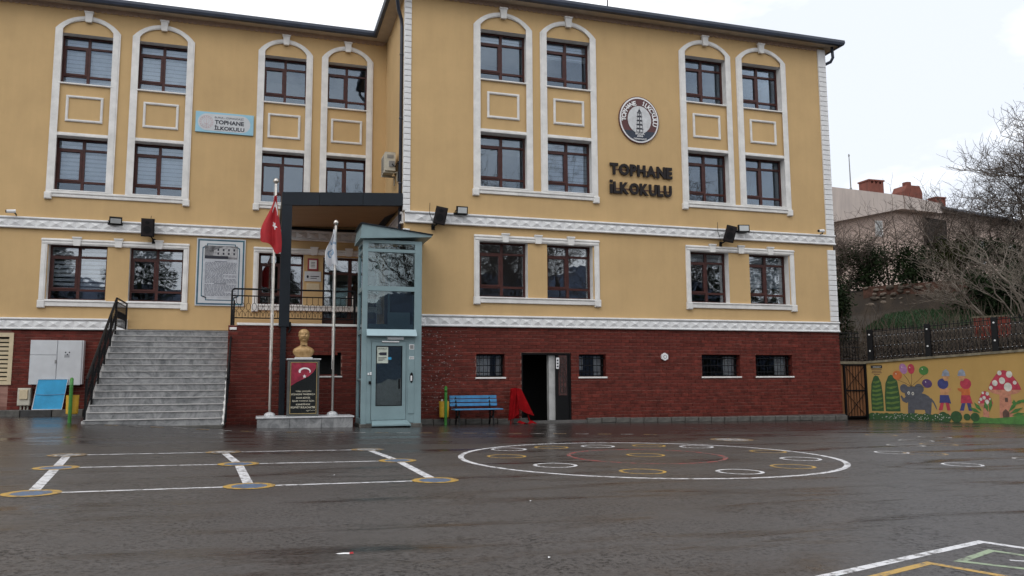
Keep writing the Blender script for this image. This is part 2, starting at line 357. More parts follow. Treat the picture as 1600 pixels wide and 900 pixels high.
def gline(name, pts, w, m, k=1):
    """mitred strip along a polyline"""
    P = [Vector((p[0], p[1])) for p in pts]; Q = [P[0]]
    for a, b in zip(P[:-1], P[1:]):
        n = max(1, int((b-a).length/.5))
        for i in range(1, n+1): Q.append(a+(b-a)*i/n)
    mb = MB()
    for i, p in enumerate(Q):
        d0 = (p-Q[i-1]).normalized() if i else (Q[1]-p).normalized(); d1 = (Q[i+1]-p).normalized() if i < len(Q)-1 else d0
        t = (d0+d1).normalized(); nrm = Vector((-t.y, t.x)); sc = 1/max(.4, t.dot(d1))
        for s in (-1, 1):
            q = p+nrm*s*w/2*sc; mb.v.append((q.x, q.y, gm(q.x, q.y, k)))
    for i in range(len(Q)-1): mb.face([2*i+1, 2*i, 2*i+2, 2*i+3])
    return obj(name, mb, m, GROUND)
cols_ = [[(-2.27, 9.84), (-.07, 9.88), (2.10, 9.88)], [(-2.62, 12.57), (-.25, 12.52), (2.06, 12.46)], [(-2.88, 14.54), (-.53, 14.57), (1.88, 14.6)]]
for row in cols_:
    gline('painted_line', row, .08, M_wpaint)
for c in range(3):
    gline('painted_line', [cols_[0][c], cols_[1][c], cols_[2][c]], .118, M_wpaint, 2)
for j, row in enumerate(cols_):
    for (x, y) in row:
        gring('painted_ring', x, y, .243, .09, M_ypaint if j < 2 else M_fypaint, 3); gdisc('painted_disc', x, y, .198, M_bpaint if j < 2 else M_fpaint, 3)
gring('painted_circle', 6.12, 12.15, 3.05, .09, M_wpaint, 1, 96)
gring('painted_circle', 6.17, 12.27, 1.28, .07, M_rpaint, 1, 60)
for x, y in [(4.17, 11.22), (6.34, 9.79), (8.39, 11.2), (4.34, 14.08), (6.2, 14.35), (8.01, 13.81)]: gring('painted_ring', x, y, .30, .055, M_wpaint)
for x, y in [(5.05, 10.16), (3.9, 12.77), (5.24, 14.3), (6.24, 12.43), (7.23, 14.25), (8.72, 12.55), (7.5, 10.2)]: gring('painted_ring', x, y, .30, .05, M_ypaint)
for x, y in [(10.78, 11.84), (10.22, 9.79)]: gring('painted_ring', x, y, .27, .045, M_wpaint)
for x, y in [(12.31, 13.13), (13.6, 14.2), (14.9, 15.0), (12.2, 10.2)]: gring('painted_ring', x, y, .33, .06, M_fpaint)
for x, y in [(11.2, 11.5), (13.2, 13.2), (14.2, 15.9)]: gring('painted_ring', x, y, .33, .06, M_fypaint)
gring('painted_ring', 9.77, 15.36, .42, .08, M_fypaint); gdisc('painted_disc', 9.77, 15.36, .36, M_fpaint)
for i in range(26):
    t = i/25; x = -3.9+12.6*t; y = 21.0-3.0*t-.9*t*t+.3*t
    gline('painted_dash', [(x, y), (x+.30, y-.07)], .12, (M_fpaint, M_fypaint)[i % 2])
gline('painted_line', [(1.5, 3.75), (3.45, 4.40), (5.35, 5.0), (5.75, 3.9)], .075, M_wpaint)
gline('painted_line', [(2.6, 3.92), (4.37, 4.515), (4.75, 3.5)], .065, M_ypaint)
gline('painted_line', [(5.35, 3.55), (4.62, 4.50), (5.14, 4.72), (5.50, 3.75)], .06, M_gpaint)
gline('painted_line', [(4.98, 4.43), (5.12, 4.33)], .035, M_wpaint)
# left pavement with its striped kerb, and the stone kerb along the right block
def pavement():
    p = MB(); p.box(-24, -3.98, 26.05, 27.0, -.5, .40); pv = tag(obj('pavement', p, M_path), 'narrow raised pavement below the left wing', kind='structure')
    cm = (mesh_only('kerb_stone', MB().bev(0, .78, 0, .14, 0, .26, .015), M_darkkerb), mesh_only('kerb_stone', MB().bev(0, .78, 0, .14, 0, .26, .015), M_stone))
    for i in range(16):
        link('kerb_stone', cm[i % 2], pv, (-3.98-.8*(i+1), 25.9, .155))
    k = MB(); k.box(4.26, 19.0, 22.86, 22.99, -.6, -.02); kb = tag(obj('kerb', k, M_path), 'low stone kerb at the foot of the brick wall', kind='structure')
    km = mesh_only('kerb_stone', MB().bev(0, .46, 0, .13, 0, .16, .02), M_stone)
    for i in range(31):
        x = 4.32+.475*i
        if 7.3 < x < 9.15: continue
        link('kerb_stone', km, kb, (x, 22.80+random.uniform(-.012, .012), gz(x, 22.8)-.015+random.uniform(-.008, .008)))
pavement()
# ------------------------------------------------------------------ the school building
YA, YB = 23.0, 27.0
XL, XR, ZT, ZB = 3.93, 18.95, 12.95, 2.80
SCH = thing('school_building', 'three storey ochre school with white arched window surrounds and red brick base', 'school', (7.5, 26, 0))
AW = [(6.18, 7.75), (8.35, 9.92), (13.28, 14.91), (15.47, 17.12)]
BW = [(-6.17, -4.66), (-3.98, -2.47), (-.16, 1.27), (1.90, 3.30)]
BW0 = [(-10.9, -9.4), (-13.1, -11.6)]
Z3, Z2, Z1 = (10.41, 12.02), (7.02, 8.72), (3.66, 5.36)
AF1 = [(6.20, 7.73), (8.36, 9.88), (13.32, 14.76), (15.55, 17.10)]
BF1 = [(-6.17, -4.56), (-3.93, -2.38), (-.11, 1.29)]
DOORB = (1.92, 3.72, 2.72, 5.28)
ABASE = [(6.10, 6.98, 1.28, 1.96), (9.36, 10.26, 1.28, 1.96), (13.63, 15.05, 1.27, 1.97), (15.64, 17.07, 1.27, 1.97), (7.50, 9.10, -.16, 2.0)]

def wall_xz(mb, x0, x1, z0, z1, y, holes, dep, mi=0, mi_rev=1, flip=False):
    xs = sorted({x0, x1, *[h[0] for h in holes], *[h[1] for h in holes]}); zs = sorted({z0, z1, *[h[2] for h in holes], *[h[3] for h in holes]})
    mb.mi = mi
    for i in range(len(xs)-1):
        for j in range(len(zs)-1):
            cx, cz = (xs[i]+xs[i+1])/2, (zs[j]+zs[j+1])/2
            if any(h[0] < cx < h[1] and h[2] < cz < h[3] for h in holes): continue
            mb.poly([(xs[i], y, zs[j]), (xs[i+1], y, zs[j]), (xs[i+1], y, zs[j+1]), (xs[i], y, zs[j+1])])
    mb.mi = mi_rev
    for a, b, c, d in holes:
        mb.poly([(a, y, c), (a, y, d), (a, y+dep, d), (a, y+dep, c)]); mb.poly([(b, y, d), (b, y, c), (b, y+dep, c), (b, y+dep, d)])
        mb.poly([(a, y, d), (b, y, d), (b, y+dep, d), (a, y+dep, d)]); mb.poly([(b, y, c), (a, y, c), (a, y+dep, c), (b, y+dep, c)])
    mb.mi = 0

DEP = .34
def walls():
    mb = MB()
    hA = [(*w, *z) for w in AW for z in (Z3, Z2)]+[(*w, *Z1) for w in AF1]
    wall_xz(mb, XL, XR, ZB, ZT, YA, hA, DEP)
    hB = [(*w, *z) for w in BW+BW0 for z in (Z3, Z2)]+[(*w, *Z1) for w in BF1+BW0]+[DOORB]
    wall_xz(mb, -24, XL, ZB, ZT, YB, hB, DEP)
    # side wall of the right block (facing left), right end, backs
    mb.poly([(XL, YB, ZB), (XL, YA, ZB), (XL, YA, ZT), (XL, YB, ZT)])
    mb.poly([(XR, YA, ZB), (XR, 36, ZB), (XR, 36, ZT), (XR, YA, ZT)])
    mb.poly([(XR, 36, -1), (-24, 36, -1), (-24, 36, ZT), (XR, 36, ZT)]); mb.poly([(-24, 36, -1), (-24, YB, -1), (-24, YB, ZT), (-24, 36, ZT)])
    obj('wall', mb, [M_yellow, M_trim], SCH)
    b = MB()
    wall_xz(b, XL, XR, -1, ZB, YA, ABASE, .28)
    b.poly([(XR, YA, -1), (XR, 36, -1), (XR, 36, ZB), (XR, YA, ZB)])
    obj('base_wall', b, [M_mortar, M_brick], SCH)
    b = MB()
    wall_xz(b, -24, -.9, -1, ZB, YB, [(-8.3, -6.95, 1.15, 2.62)], .2)
    obj('base_wall', b, [M_mortar, M_brick], SCH)
    r = MB()
    for z in (2.72, 6.15, 9.55, 12.9): r.box(XL+.02, XR-.02, YA+.35, 35.9, z-.12, z); r.box(-23.9, XL-.02, YB+.35, 35.9, z-.12, z)
    r.box(XL+.1, XR-.1, YA+4.6, YA+4.7, -1, 12.8); r.box(-23.9, XL-.1, YB+4.6, YB+4.7, -1, 12.8)
    for x in (10.9, 12.5): r.box(x, x+.1, YA+.4, YA+4.6, -1, 12.8)
    r.box(-1.6, -1.5, YB+.4, YB+4.6, 2.8, 12.8); r.box(XL-.06, XL-.03, YB+.32, YB+4.6, 2.8, 12.8)
    obj('room', r, M_inside, SCH)
walls()

# bricks: the 300 that show largest one by one, the others joined
BH, BL, BJ = .092, .250, .014
BG = .006
brick_full = mesh_only('brick', MB().bev(0, BL, 0, .03, 0, BH, .004), M_brick)
def brick_pieces(a, b, z, h, holes):
    '''what is left of one brick a..b, z..z+h once the openings are cut out'''
    out_ = [(a, b, z, z+h)]
    for (p, q, c, d) in holes:
        nxt = []
        for (x0, x1, z0, z1) in out_:
            if x1 <= p or x0 >= q or z1 <= c or z0 >= d: nxt.append((x0, x1, z0, z1)); continue
            if x0 < p: nxt.append((x0, p, z0, z1))
            if x1 > q: nxt.append((q, x1, z0, z1))
            u, v = max(x0, p), min(x1, q)
            if z1 > d: nxt.append((u, v, d, z1))
            if z0 < c: nxt.append((u, v, z0, c))
        out_ = nxt
    return [t for t in out_ if t[1]-t[0] > .03 and t[3]-t[2] > .012]
def bricks():
    stuff = MB(); n = 0
    runs = [(4.28, 19.0, YA, ABASE, 0.02, 2.745, 1), (-7.0, -4.05, YB, [(-8.3, -6.95, 1.1, 2.68)], .42, 2.745, 0), (-14, -8.3, YB, [], .42, 2.745, 0)]
    for x0, x1, y, holes, z0, z1, solo in runs:
        z = z0-.12; k = 0
        while z < z1-.02:
            x = x0-(BL+BG)*(.5 if k % 2 else 0)
            while x < x1:
                a, b = max(x, x0), min(x+BL, x1); h = min(BH, z1-z); zb = z
                lo = max(zb, gz((a+b)/2, y)-.05)
                if b-a > .04 and lo < zb+h-.02:
                    pr = random.uniform(-.003, .004)
                    for (p, q, za, zc) in brick_pieces(a, b, zb, h, holes):
                        if solo and abs(q-p-BL) < 1e-6 and n < 300 and 5.3 < p < 13.3 and 1.95 < zb < 2.64:
                            link('brick', brick_full, SCH, (p, y-.016+pr, zb)); n += 1
                        else:
                            stuff.r = random.random(); stuff.bev(p, q, y-.016+pr, y+.012, za, zc, .004)
                x += BL+BG
            z += BH+BJ; k += 1
    tag(obj('brickwork', stuff, M_brick, SCH), kind='stuff')
bricks()
def chips():
    rng = random.Random(12); m = MB()
    for _ in range(230):
        x = 4.35+abs(rng.gauss(0, .85)); z = rng.uniform(.3, 2.65)
        if x > 8: continue
        a = rng.uniform(.006, .026); b = rng.uniform(.005, .018); m.poly([(x-a, YA-.0215, z), (x-a*.2, YA-.0215, z-b), (x+a, YA-.0215, z-b*.3), (x+a*.4, YA-.0215, z+b)])
    tag(obj('chipped_flecks', m, mat('chipped_white', (.42, .33, .31), .9, .3, 20), SCH), kind='stuff')
chips()

# mouldings with a row of raised pyramids
def bands():
    bl = .36
    blk = MB(); blk.poly([(0, 0, 0), (bl/2, -.055, .105), (0, 0, .21)]); blk.poly([(0, 0, 0), (bl, 0, 0), (bl/2, -.055, .105)]); blk.poly([(bl, 0, 0), (bl, 0, .21), (bl/2, -.055, .105)]); blk.poly([(0, 0, .21), (bl/2, -.055, .105), (bl, 0, .21)])
    me = mesh_only('moulding_block', blk, M_trim_b)
    for z0 in (2.76, 5.79):
        for x0, x1, y in ((XL+.0, XR+.06, YA), (-24, XL if z0 > 5 else -3.9, YB)):
            xb = min(x1, 4.3 if False else x1)
            mb = MB(); mb.box(x0, xb, y-.045, y+.01, z0, z0+.34); mb.bev(x0, xb, y-.10, y-.045, z0-.005, z0+.05, .015); mb.bev(x0, xb, y-.10, y-.045, z0+.285, z0+.345, .015)
            obj('moulding', mb, M_trim_b, SCH)
            n = int((xb-max(x0, -9.5))/bl)
            for i in range(n): link('moulding_block', me, SCH, (xb-.02-bl*(i+1), y-.046, z0+.062))
    s = MB(); s.box(XL-.05, XL+.01, YA+.12, YB-.05, 5.79, 6.13); s.box(XL-.10, XL-.05, YA+.12, YB-.1, 5.785, 5.84); s.box(XL-.10, XL-.05, YA+.12, YB-.1, 6.07, 6.13); obj('moulding', s, M_trim_b, SCH)
    # corner quoins
    hq = .178
    for (x0, x1, z0, z1, nm) in ((XL-.05, XL+.155, 6.14, 12.85, 'l'), (XL-.05, XL+.155, 3.12, 5.78, 'l'), (XR-.27, XR+.05, 6.14, 12.2, 'r'), (XR-.27, XR+.05, 3.12, 5.78, 'r')):
        q = mesh_only('quoin_block', MB().bev(0, x1-x0, 0, .17, .006, hq-.006, .012), M_trim_b)
        for i in range(int((z1-z0)/hq)): link('quoin_block', q, SCH, (x0, YA-.055, z0+hq*i))
    c = MB(); c.bev(XR-.27, XR+.05, YA-.055, YA+.1, 12.2, 12.86, .012); obj('quoin_cap', c, M_trim_b, SCH)
bands()

# windows -----------------------------------------------------------
_wm = {}
def frame_mesh(w, h):
    k = (round(w, 3), round(h, 3))
    if k in _wm: return _wm[k]
    f, t = .062, .065; zt = h-f-.26; zb = f+.235
    mb = MB()
    mb.box(0, f, 0, .08, 0, h); mb.box(w-f, w, 0, .08, 0, h); mb.box(f, w-f, 0, .08, 0, f); mb.box(f, w-f, 0, .08, h-f, h)
    cx = w/2; mb.box(cx-.042, cx+.042, -.006, .08, f, h-f)
    for a, b in ((f, cx-.042), (cx+.042, w-f)):
        mb.box(a, b, 0, .08, zb, zb+t); mb.box(a, b, 0, .08, zt-t, zt)
    s = .058; a, b, c, d = f-.004, cx-.042, zb+t-.02, zt-t+.02      # opening sash, left middle
    mb.box(a, a+s, -.022, .05, c, d); mb.box(b-s, b+.012, -.022, .05, c, d); mb.box(a+s, b-s, -.022, .05, c, c+s); mb.box(a+s, b-s, -.022, .05, d-s, d)
    cells = [(f, cx-.042, f, zb), (cx+.042, w-f, f, zb), (a+s, b-s, c+s, d-s), (cx+.042, w-f, zb+t, zt-t), (f, cx-.042, zt, h-f), (cx+.042, w-f, zt, h-f)]
    panes = []
    for i, (p, q, r, u) in enumerate(cells):
        panes.append((MB().box(p-.005, q+.005, .035, .041, r-.005, u+.005), i == 2))
    _wm[k] = (mesh_only('window', mb, M_frame), panes, {})
    return _wm[k]
def blind_mesh(w, z0, z1, gap):
    mb = MB(); z = z1; i = 0
    while z > z0+.02:
        b = .105 if gap == 0 else .085
        mb.mi = 0; mb.box(.03, w-.03, .13, .134, max(z0, z-b), z)
        g = .028 if gap == 0 else .05
        if gap < 2:
            mb.mi = 1; mb.box(.03, w-.03, .137, .140, max(z0, z-b-g), z-b)
        z -= b+g
    mb.mi = 0
    return mesh_only('blind', mb, [M_blind, M_blind2])
def window(x0, x1, z0, z1, y, blind=None, glass=None, sill=True, sillw=.03):
    w, h = x1-x0, z1-z0; fm, panes, cache = frame_mesh(w, h); loc = (x0, y+.25, z0)
    o = link('window', fm, SCH, loc); g = glass or M_pane
    for i, (pm, _) in enumerate(panes):
        kk = (i, g.name)
        if kk not in cache:
            cache[kk] = mesh_only('pane', pm, g)
        link('pane', cache[kk], o, loc)
    if blind:
        link('blind', blind_mesh(w, blind[0]*h, h-.06, blind[1]), o, loc)
    if sill:
        s = MB(); s.bev(x0-sillw, x1+sillw, y-.07, y+.26, z0-.045, z0+.004, .01); obj('sill', s, M_trim, o, loc=loc)
    return o
for i, w in enumerate(AW):
    window(*w, *Z3, YA, [(.8, 0), (.68, 0), None, None][i]); window(*w, *Z2, YA, [None, (.02, 0), None, None][i])
for i, w in enumerate(AF1): window(*w, *Z1, YA, [None, None, (.74, 1), (.34, 1)][i], M_paned)
for i, w in enumerate(BW):
    window(*w, *Z3, YB, [(.02, 0), (.02, 0), None, None][i]); window(*w, *Z2, YB, [(.2, 1), (.22, 0), None, None][i])
for i, w in enumerate(BF1): window(*w, *Z1, YB, [(.2, 2), (.74, 1), None][i], M_paned)
for w in BW0:
    for z in (Z3, Z2, Z1): window(*w, *z, YB, (.1, 0))

# surrounds ----------------------------------------------------------
def arch_trim(x0, x1, y, zfoot, outer_left):
    zs = 12.14; t = .168
    def arc(a, b, rise, n=14):
        cx, hw = (a+b)/2, (b-a)/2; R = (hw*hw+rise*rise)/(2*rise); cz = zs+rise-R; th = math.asin(hw/R)
        return [(cx+R*sin(-th+2*th*i/n), cz+R*cos(-th+2*th*i/n)) for i in range(n+1)]
    O = [(x0-t, zfoot)]+arc(x0-t, x1+t, .47)+[(x1+t, zfoot)]; I = [(x0, zfoot)]+arc(x0, x1, .33)+[(x1, zfoot)]
    mb = MB(); mb.ring(O, I, y-.05, y+.005, closed=False)
    e = .045
    O2 = [(x0-t+e, zfoot)]+arc(x0-t+e, x1+t-e, .435)+[(x1+t-e, zfoot)]; I2 = [(x0+e, zfoot)]+arc(x0+e, x1-e, .365)+[(x1-e, zfoot)]
    mb.ring(O2, I2, y-.066, y-.048, closed=False)
    for a in (x0-t, x1):                                             # ends of the strips
        mb.poly([(a, y-.05, zfoot), (a, y+.005, zfoot), (a+t, y+.005, zfoot), (a+t, y-.05, zfoot)])
    o = obj('arch_surround', mb, M_trim, SCH)
    cx = (x0+x1)/2; kb = MB(); kb.prism([(cx-.115, 12.72), (cx+.115, 12.72), (cx+.085, 12.40), (cx-.085, 12.40)], y-.13, y-.04); kb.box(cx-.135, cx+.135, y-.15, y-.04, 12.70, 12.745); obj('keystone', kb, M_trim, SCH)
    # moulding over the lower window and square panel frame between
    m = MB(); m.bev(x0+.002, x1-.002, y-.06, y+.005, 8.72, 8.80, .012); m.bev(x0+.002, x1-.002, y-.035, y+.005, 8.80, 8.835, .008); obj('lintel_moulding', m, M_trim, SCH)
    a, b, c, d = cx-.52, cx+.52, 9.19, 10.02; f = .072
    p = MB(); p.ring([(a, c), (b, c), (b, d), (a, d)], [(a+f, c+f), (b-f, c+f), (b-f, d-f), (a+f, d-f)], y-.035, y+.004)
    p.ring([(a+.02, c+.02), (b-.02, c+.02), (b-.02, d-.02), (a+.02, d-.02)], [(a+f-.02, c+f-.02), (b-f+.02, c+f-.02), (b-f+.02, d-f+.02), (a+f-.02, d-f+.02)], y-.05, y-.034); obj('panel_frame', p, M_trim, SCH)
def pair_base(a, b, y):
    mb = MB(); mb.bev(a, b, y-.075, y+.005, 6.90, 6.975, .015); mb.bev(a+.01, b-.01, y-.055, y+.005, 6.80, 6.90, .015)
    obj('sill_moulding', mb, M_trim, SCH)
    for x in (a-.03, b-.17):
        f = MB(); f.bev(x, x+.20, y-.10, y+.005, 6.72, 6.93, .02); obj('foot_block', f, M_trim, SCH)
for ws, y in ((AW, YA), (BW, YB)):
    for i, (a, b) in enumerate(ws): arch_trim(a, b, y, 6.975, i % 2 == 0)
    for i in (0, 2): pair_base(ws[i][0]-.168, ws[i+1][1]+.168, y)
def low_surround(a, b, y, z0, z1, stones, piers=()):
    t = .165
    mb = MB()
    for x in (a, b-t): mb.bev(x, x+t, y-.05, y+.005, z0+.2, z1-.19, .012); mb.bev(x+.035, x+t-.035, y-.064, y-.048, z0+.2, z1-.19, .01)
    mb.bev(a, b, y-.05, y+.005, z1-.19, z1, .012); mb.bev(a-.012, b+.012, y-.075, y-.045, z1-.075, z1-.03, .01); mb.bev(a+.03, b-.03, y-.066, y-.046, z1-.16, z1-.10, .01)
    mb.bev(a, b, y-.06, y+.005, z0+.02, z0+.155, .012); mb.bev(a-.01, b+.01, y-.085, y+.005, z0+.155, z0+.2, .01)
    obj('window_surround', mb, M_trim, SCH)
    for x in (a-.02, b-t-.02):
        f = MB(); f.bev(x, x+t+.04, y-.10, y+.005, z0-.03, z0+.2, .02); obj('foot_block', f, M_trim, SCH)
    for x in stones:
        k = MB(); k.prism([(x-.12, z1+.06), (x+.12, z1+.06), (x+.09, z1-.21), (x-.09, z1-.21)], y-.11, y-.045); k.box(x-.13, x+.13, y-.13, y-.045, z1+.02, z1+.06); obj('keystone', k, M_trim, SCH)
low_surround(6.03, 10.09, YA, 3.46, 5.54, (7.0, 8.05, 9.12)); low_surround(13.15, 17.30, YA, 3.46, 5.54, (14.12, 15.2, 16.34))
low_surround(-6.36, -2.22, YB, 3.44, 5.52, (-5.4, -4.25, -3.1)); low_surround(-.28, 3.85, YB, 3.44, 5.52, (.62, 1.62, 2.75))

# entrance door behind the terrace -----------------------------------
def entrance():
    x0, x1, z0, z1 = DOORB; y = YB+.2; loc = (x0, y, z0)
    mb = MB(); f = .07
    mb.box(x0, x0+f, y, y+.08, z0, z1); mb.box(x1-f, x1, y, y+.08, z0, z1); mb.box(x0+f, x1-f, y, y+.08, z1-f, z1); mb.box(x0+f, x1-f, y, y+.08, 4.72, 4.80)
    cx = (x0+x1)/2; mb.box(cx-.06, cx+.06, y-.004, y+.08, z0, z1-f)
    for a, b in ((x0+f, cx-.06), (cx+.06, x1-f)): mb.box(a, b, y, y+.08, z0, z0+.55)
    d = obj('entrance_door', mb, M_frame, SCH, loc=loc)
    for a, b in ((x0+f, cx-.06), (cx+.06, x1-f)):
        for c, e in ((z0+.55, 4.72), (4.80, z1-f)): obj('pane', MB().box(a-.004, b+.004, y+.03, y+.036, c-.004, e+.004), M_paned, d, loc=loc)
    h = MB(); h.tube([(cx-.1, y-.05, 3.6), (cx-.1, y-.05, 4.0)], .014); h.tube([(cx+.1, y-.05, 3.6), (cx+.1, y-.05, 4.0)], .014); obj('handle', h, M_steel, d, loc=loc)
entrance()

# basement openings ---------------------------------------------------
def basement(x0, x1, z0, z1, curt):
    y = YA+.24; mb = MB(); f = .035
    mb.ring([(x0, z0), (x1, z0), (x1, z1), (x0, z1)], [(x0+f, z0+f), (x1-f, z0+f), (x1-f, z1-f), (x0+f, z1-f)], y-.02, y+.02)
    loc = (x0, y, z0); o = obj('basement_window', mb, M_black, SCH, loc=loc)
    obj('pane', MB().box(x0+f, x1-f, y, y+.005, z0+f, z1-f), M_clear, o, loc=loc)
    g = MB(); n = max(5, int((x1-x0)/.125))
    for i in range(1, n): x = x0+(x1-x0)*i/n; g.tube([(x, YA+.10, z0), (x, YA+.10, z1)], .009, 5)
    for z in (z0+.14, (z0+z1)/2, z1-.12): g.box(x0, x1, YA+.092, YA+.108, z-.012, z+.012)
    obj('grille', g, M_black, o, loc=loc)
    s = MB(); s.bev(x0-.03, x1+.03, YA-.05, YA+.2, z0-.055, z0-.004, .008); obj('sill', s, M_trim, o, loc=loc)
    for a, b, c in curt:
        k = MB(); N = 12
        for i in range(N+1):
            x = x0+(x1-x0)*(a+(b-a)*i/N); yy = y+.10+.02*(i % 2)
            k.v += [(x, yy, z0+(z1-z0)*c), (x, yy, z1-.05), ]
        for i in range(N): k.face([2*i, 2*i+2, 2*i+3, 2*i+1])
        obj('curtain', k, M_curt, o, loc=loc)
basement(*ABASE[0], [(.04, .58, .08), (.78, .97, .08)]); basement(*ABASE[1], [(.05, .3, .3), (.7, .96, .06)])
basement(*ABASE[2], [(.03, .10, .1), (.70, .98, .05)]); basement(*ABASE[3], [(.66, .97, .05)])
obj('doorway_shade_sheet', MB().box(7.2, 9.6, YA+1.8, YA+1.85, -.3, 2.3), M_dark, SCH)  # near-black sheet; the shade inside the open doorway is put into its colour
def basement_door():
    x0, x1, z0, z1 = ABASE[4]; y = YA
    fr = MB(); fr.box(x0, x0+.05, y+.02, y+.14, z0, z1-.05); fr.box(x1-.05, x1, y+.02, y+.14, z0, z1-.05); fr.box(x0, x1, y+.02, y+.14, z1-.05, z1)
    d = obj('basement_door', fr, M_black, SCH, loc=(x0, y, z0))
    lf = MB(); lf.box(8.62, 9.05, y+.05, y+.09, -.10, z1-.06)
    l = obj('door_leaf', lf, M_black, d, loc=(x0, y, z0))
    w = MB()
    for i in range(5):
        x = 8.74+.05*i; w.tube([(x, y+.04, .75), (x+.03*(-1)**i, y+.035, 1.1), (x-.02, y+.035, 1.5), (x+.02, y+.04, 1.9)], .009, 5)
    for z in (.9, 1.2, 1.5, 1.75): w.tube([(8.72+.10*cos(a*pi/5)+.12, y+.035, z+.10*sin(a*pi/5)) for a in range(11)], .008, 5)
    obj('door_ornament', w, mat('ornament_iron', (.035, .025, .024), .5), d, loc=(x0, y, z0))
    obj('door_glass', MB().box(8.71, 8.98, y+.044, y+.05, .72, 1.93), M_rose if False else mat('rusty_glass', (.10, .045, .04), .25, .3, 8), d, loc=(x0, y, z0))
    obj('door_post', MB().box(8.42, 8.62, y+.12, y+.3, -.10, z1-.06), mat('door_post_white', (.46, .46, .45), .6, .15, 4), d, loc=(x0, y, z0))
    pp = MB(); pp.mi = 0; pp.box(8.63, 8.73, y+.036, y+.0395, 1.52, 1.86); obj('door_notice', pp, M_white, d, loc=(x0, y, z0))
    t = MB()
    for i in range(3): t.box(8.655, 8.705, y+.033, y+.0365, 1.57+.09*i, 1.62+.09*i)
    obj('door_notice_print', t, M_ink, d, loc=(x0, y, z0))
basement_door()

# eaves, gutters, roof -------------------------------------------------
def roof():
    o = .40; zg = 12.93
    s = MB()
    s.box(XL-o, XR+o, YA-o, YA+.02, zg, zg+.03); s.box(XL-o, XL+.02, YA+.02, YB-o, zg, zg+.03); s.box(-24.4, XL-o, YB-o, YB+.02, zg, zg+.03); s.box(XL-o, XL+.02, YB-o, YB+.02, zg, zg+.03); s.box(XR-.02, XR+o, YA+.02, 36.4, zg, zg+.03)
    obj('soffit', s, M_soffit, SCH)
    def gut(pts, nm='gutter'):
        mb = MB(); P = [(0, 0), (-.10, .02), (-.13, .10), (-.12, .19), (0, .19)]          # outward, up
        ring = []
        for (x, y, ox, oy) in pts:
            ring.append(len(mb.v)); mb.v += [(x-ox*p[0], y-oy*p[0], zg-.035+p[1]) for p in P]
        for a, b in zip(ring[:-1], ring[1:]):
            for i in range(5): mb.face([a+i, b+i, b+(i+1) % 5, a+(i+1) % 5])
        mb.face([ring[0]+i for i in range(5)]); mb.face([ring[-1]+i for i in reversed(range(5))]); obj(nm, mb, M_roof, SCH)
    gut([(-24.4, YB-o, 0, -1), (XL-o, YB-o, -1, -1), (XL-o, YA-o, -1, -1), (XR+o, YA-o, 1, -1), (XR+o, 36.4, 1, -1)])
    sc = MB()
    for x0, x1, y in ((XL+.16, XR-.28, YA), (-24, XL-.05, YB)):
        sc.box(x0, x1, y-.05, y+.005, 12.84, 12.93)
        n = int((x1-x0)/.16)
        for i in range(n):
            cx = x0+.16*(i+.5)
            sc.prism([(cx-.08, 12.84)]+[(cx+.08*cos(pi+pi*j/6), 12.84+.055*sin(pi+pi*j/6)) for j in range(1, 6)]+[(cx+.08, 12.84)], y-.035, y+.004)
    tag(obj('scalloped_trim', sc, M_scallop, SCH), kind='stuff')
    r = MB()
    def P(x, y, z): return (x, y, z)
    e = zg+.15; a, b, c, d = XL-o, XR+o, YA-o, 36.4
    r.poly([P(a, c, e), P(b, c, e), P(b-6.5, 29.5, e+2.0), P(a+6.5, 29.5, e+2.0)]); r.poly([P(b, c, e), P(b, d, e), P(b-6.5, 29.5, e+2.0)]); r.poly([P(b, d, e), P(a, d, e), P(a+6.5, 29.5, e+2.0), P(b-6.5, 29.5, e+2.0)])
    r.poly([P(a, d, e), P(a, c, e), P(a+6.5, 29.5, e+2.0)])
    r.poly([P(-24.4, YB-o, e), P(a, YB-o, e), P(a+6.5, 31.6, e+1.4), P(-24.4, 31.6, e+1.4)]); r.poly([P(-24.4, 31.6, e+1.4), P(a+6.5, 31.6, e+1.4), P(a, d, e), P(-24.4, d, e)])
    obj('roof', r, M_roof, SCH)
    dp = MB(); dp.tube([(XL-.36, YA-.30, 12.92), (XL-.36, YA-.28, 12.70), (XL-.22, YA+.12, 12.36), (XL-.10, YA+.30, 12.12), (XL-.08, YA+.32, 11.9), (XL-.08, YA+.32, 3.0)], .055, 8)
    for z in (4.4, 7.0, 9.0, 11.0): dp.tube([(XL-.08, YA+.32, z), (XL-.08, YA+.32, z+.05)], .066, 8)
    obj('downpipe', dp, M_roof, SCH, smooth=True)
    d2 = MB(); d2.tube([(XR+.22, YA-.2, 12.92), (XR+.26, YA-.18, 12.55), (XR+.22, YA-.1, 12.42), (XR+.06, YA+.1, 12.35), (XR+.06, YA+.2, 12.2), (XR+.06, YA+.2, 0)], .055, 8); obj('downpipe', d2, M_roof, SCH, smooth=True)
    rod = thing('lightning_rod', 'thin grey lightning rod standing on the roof edge', 'lightning rod', (10.6, YA+.1, 13.05)); q = MB(); q.tube([(10.6, YA+.1, 13.05), (10.6, YA+.1, 15.2)], [.022, .012], 6); obj('rod', q, M_black, rod); q = MB(); q.lathe([(.05, 0), (.05, .05), (.025, .12)], (10.6, YA+.1, 13.05)); obj('rod_foot', q, M_black, rod)
roof()
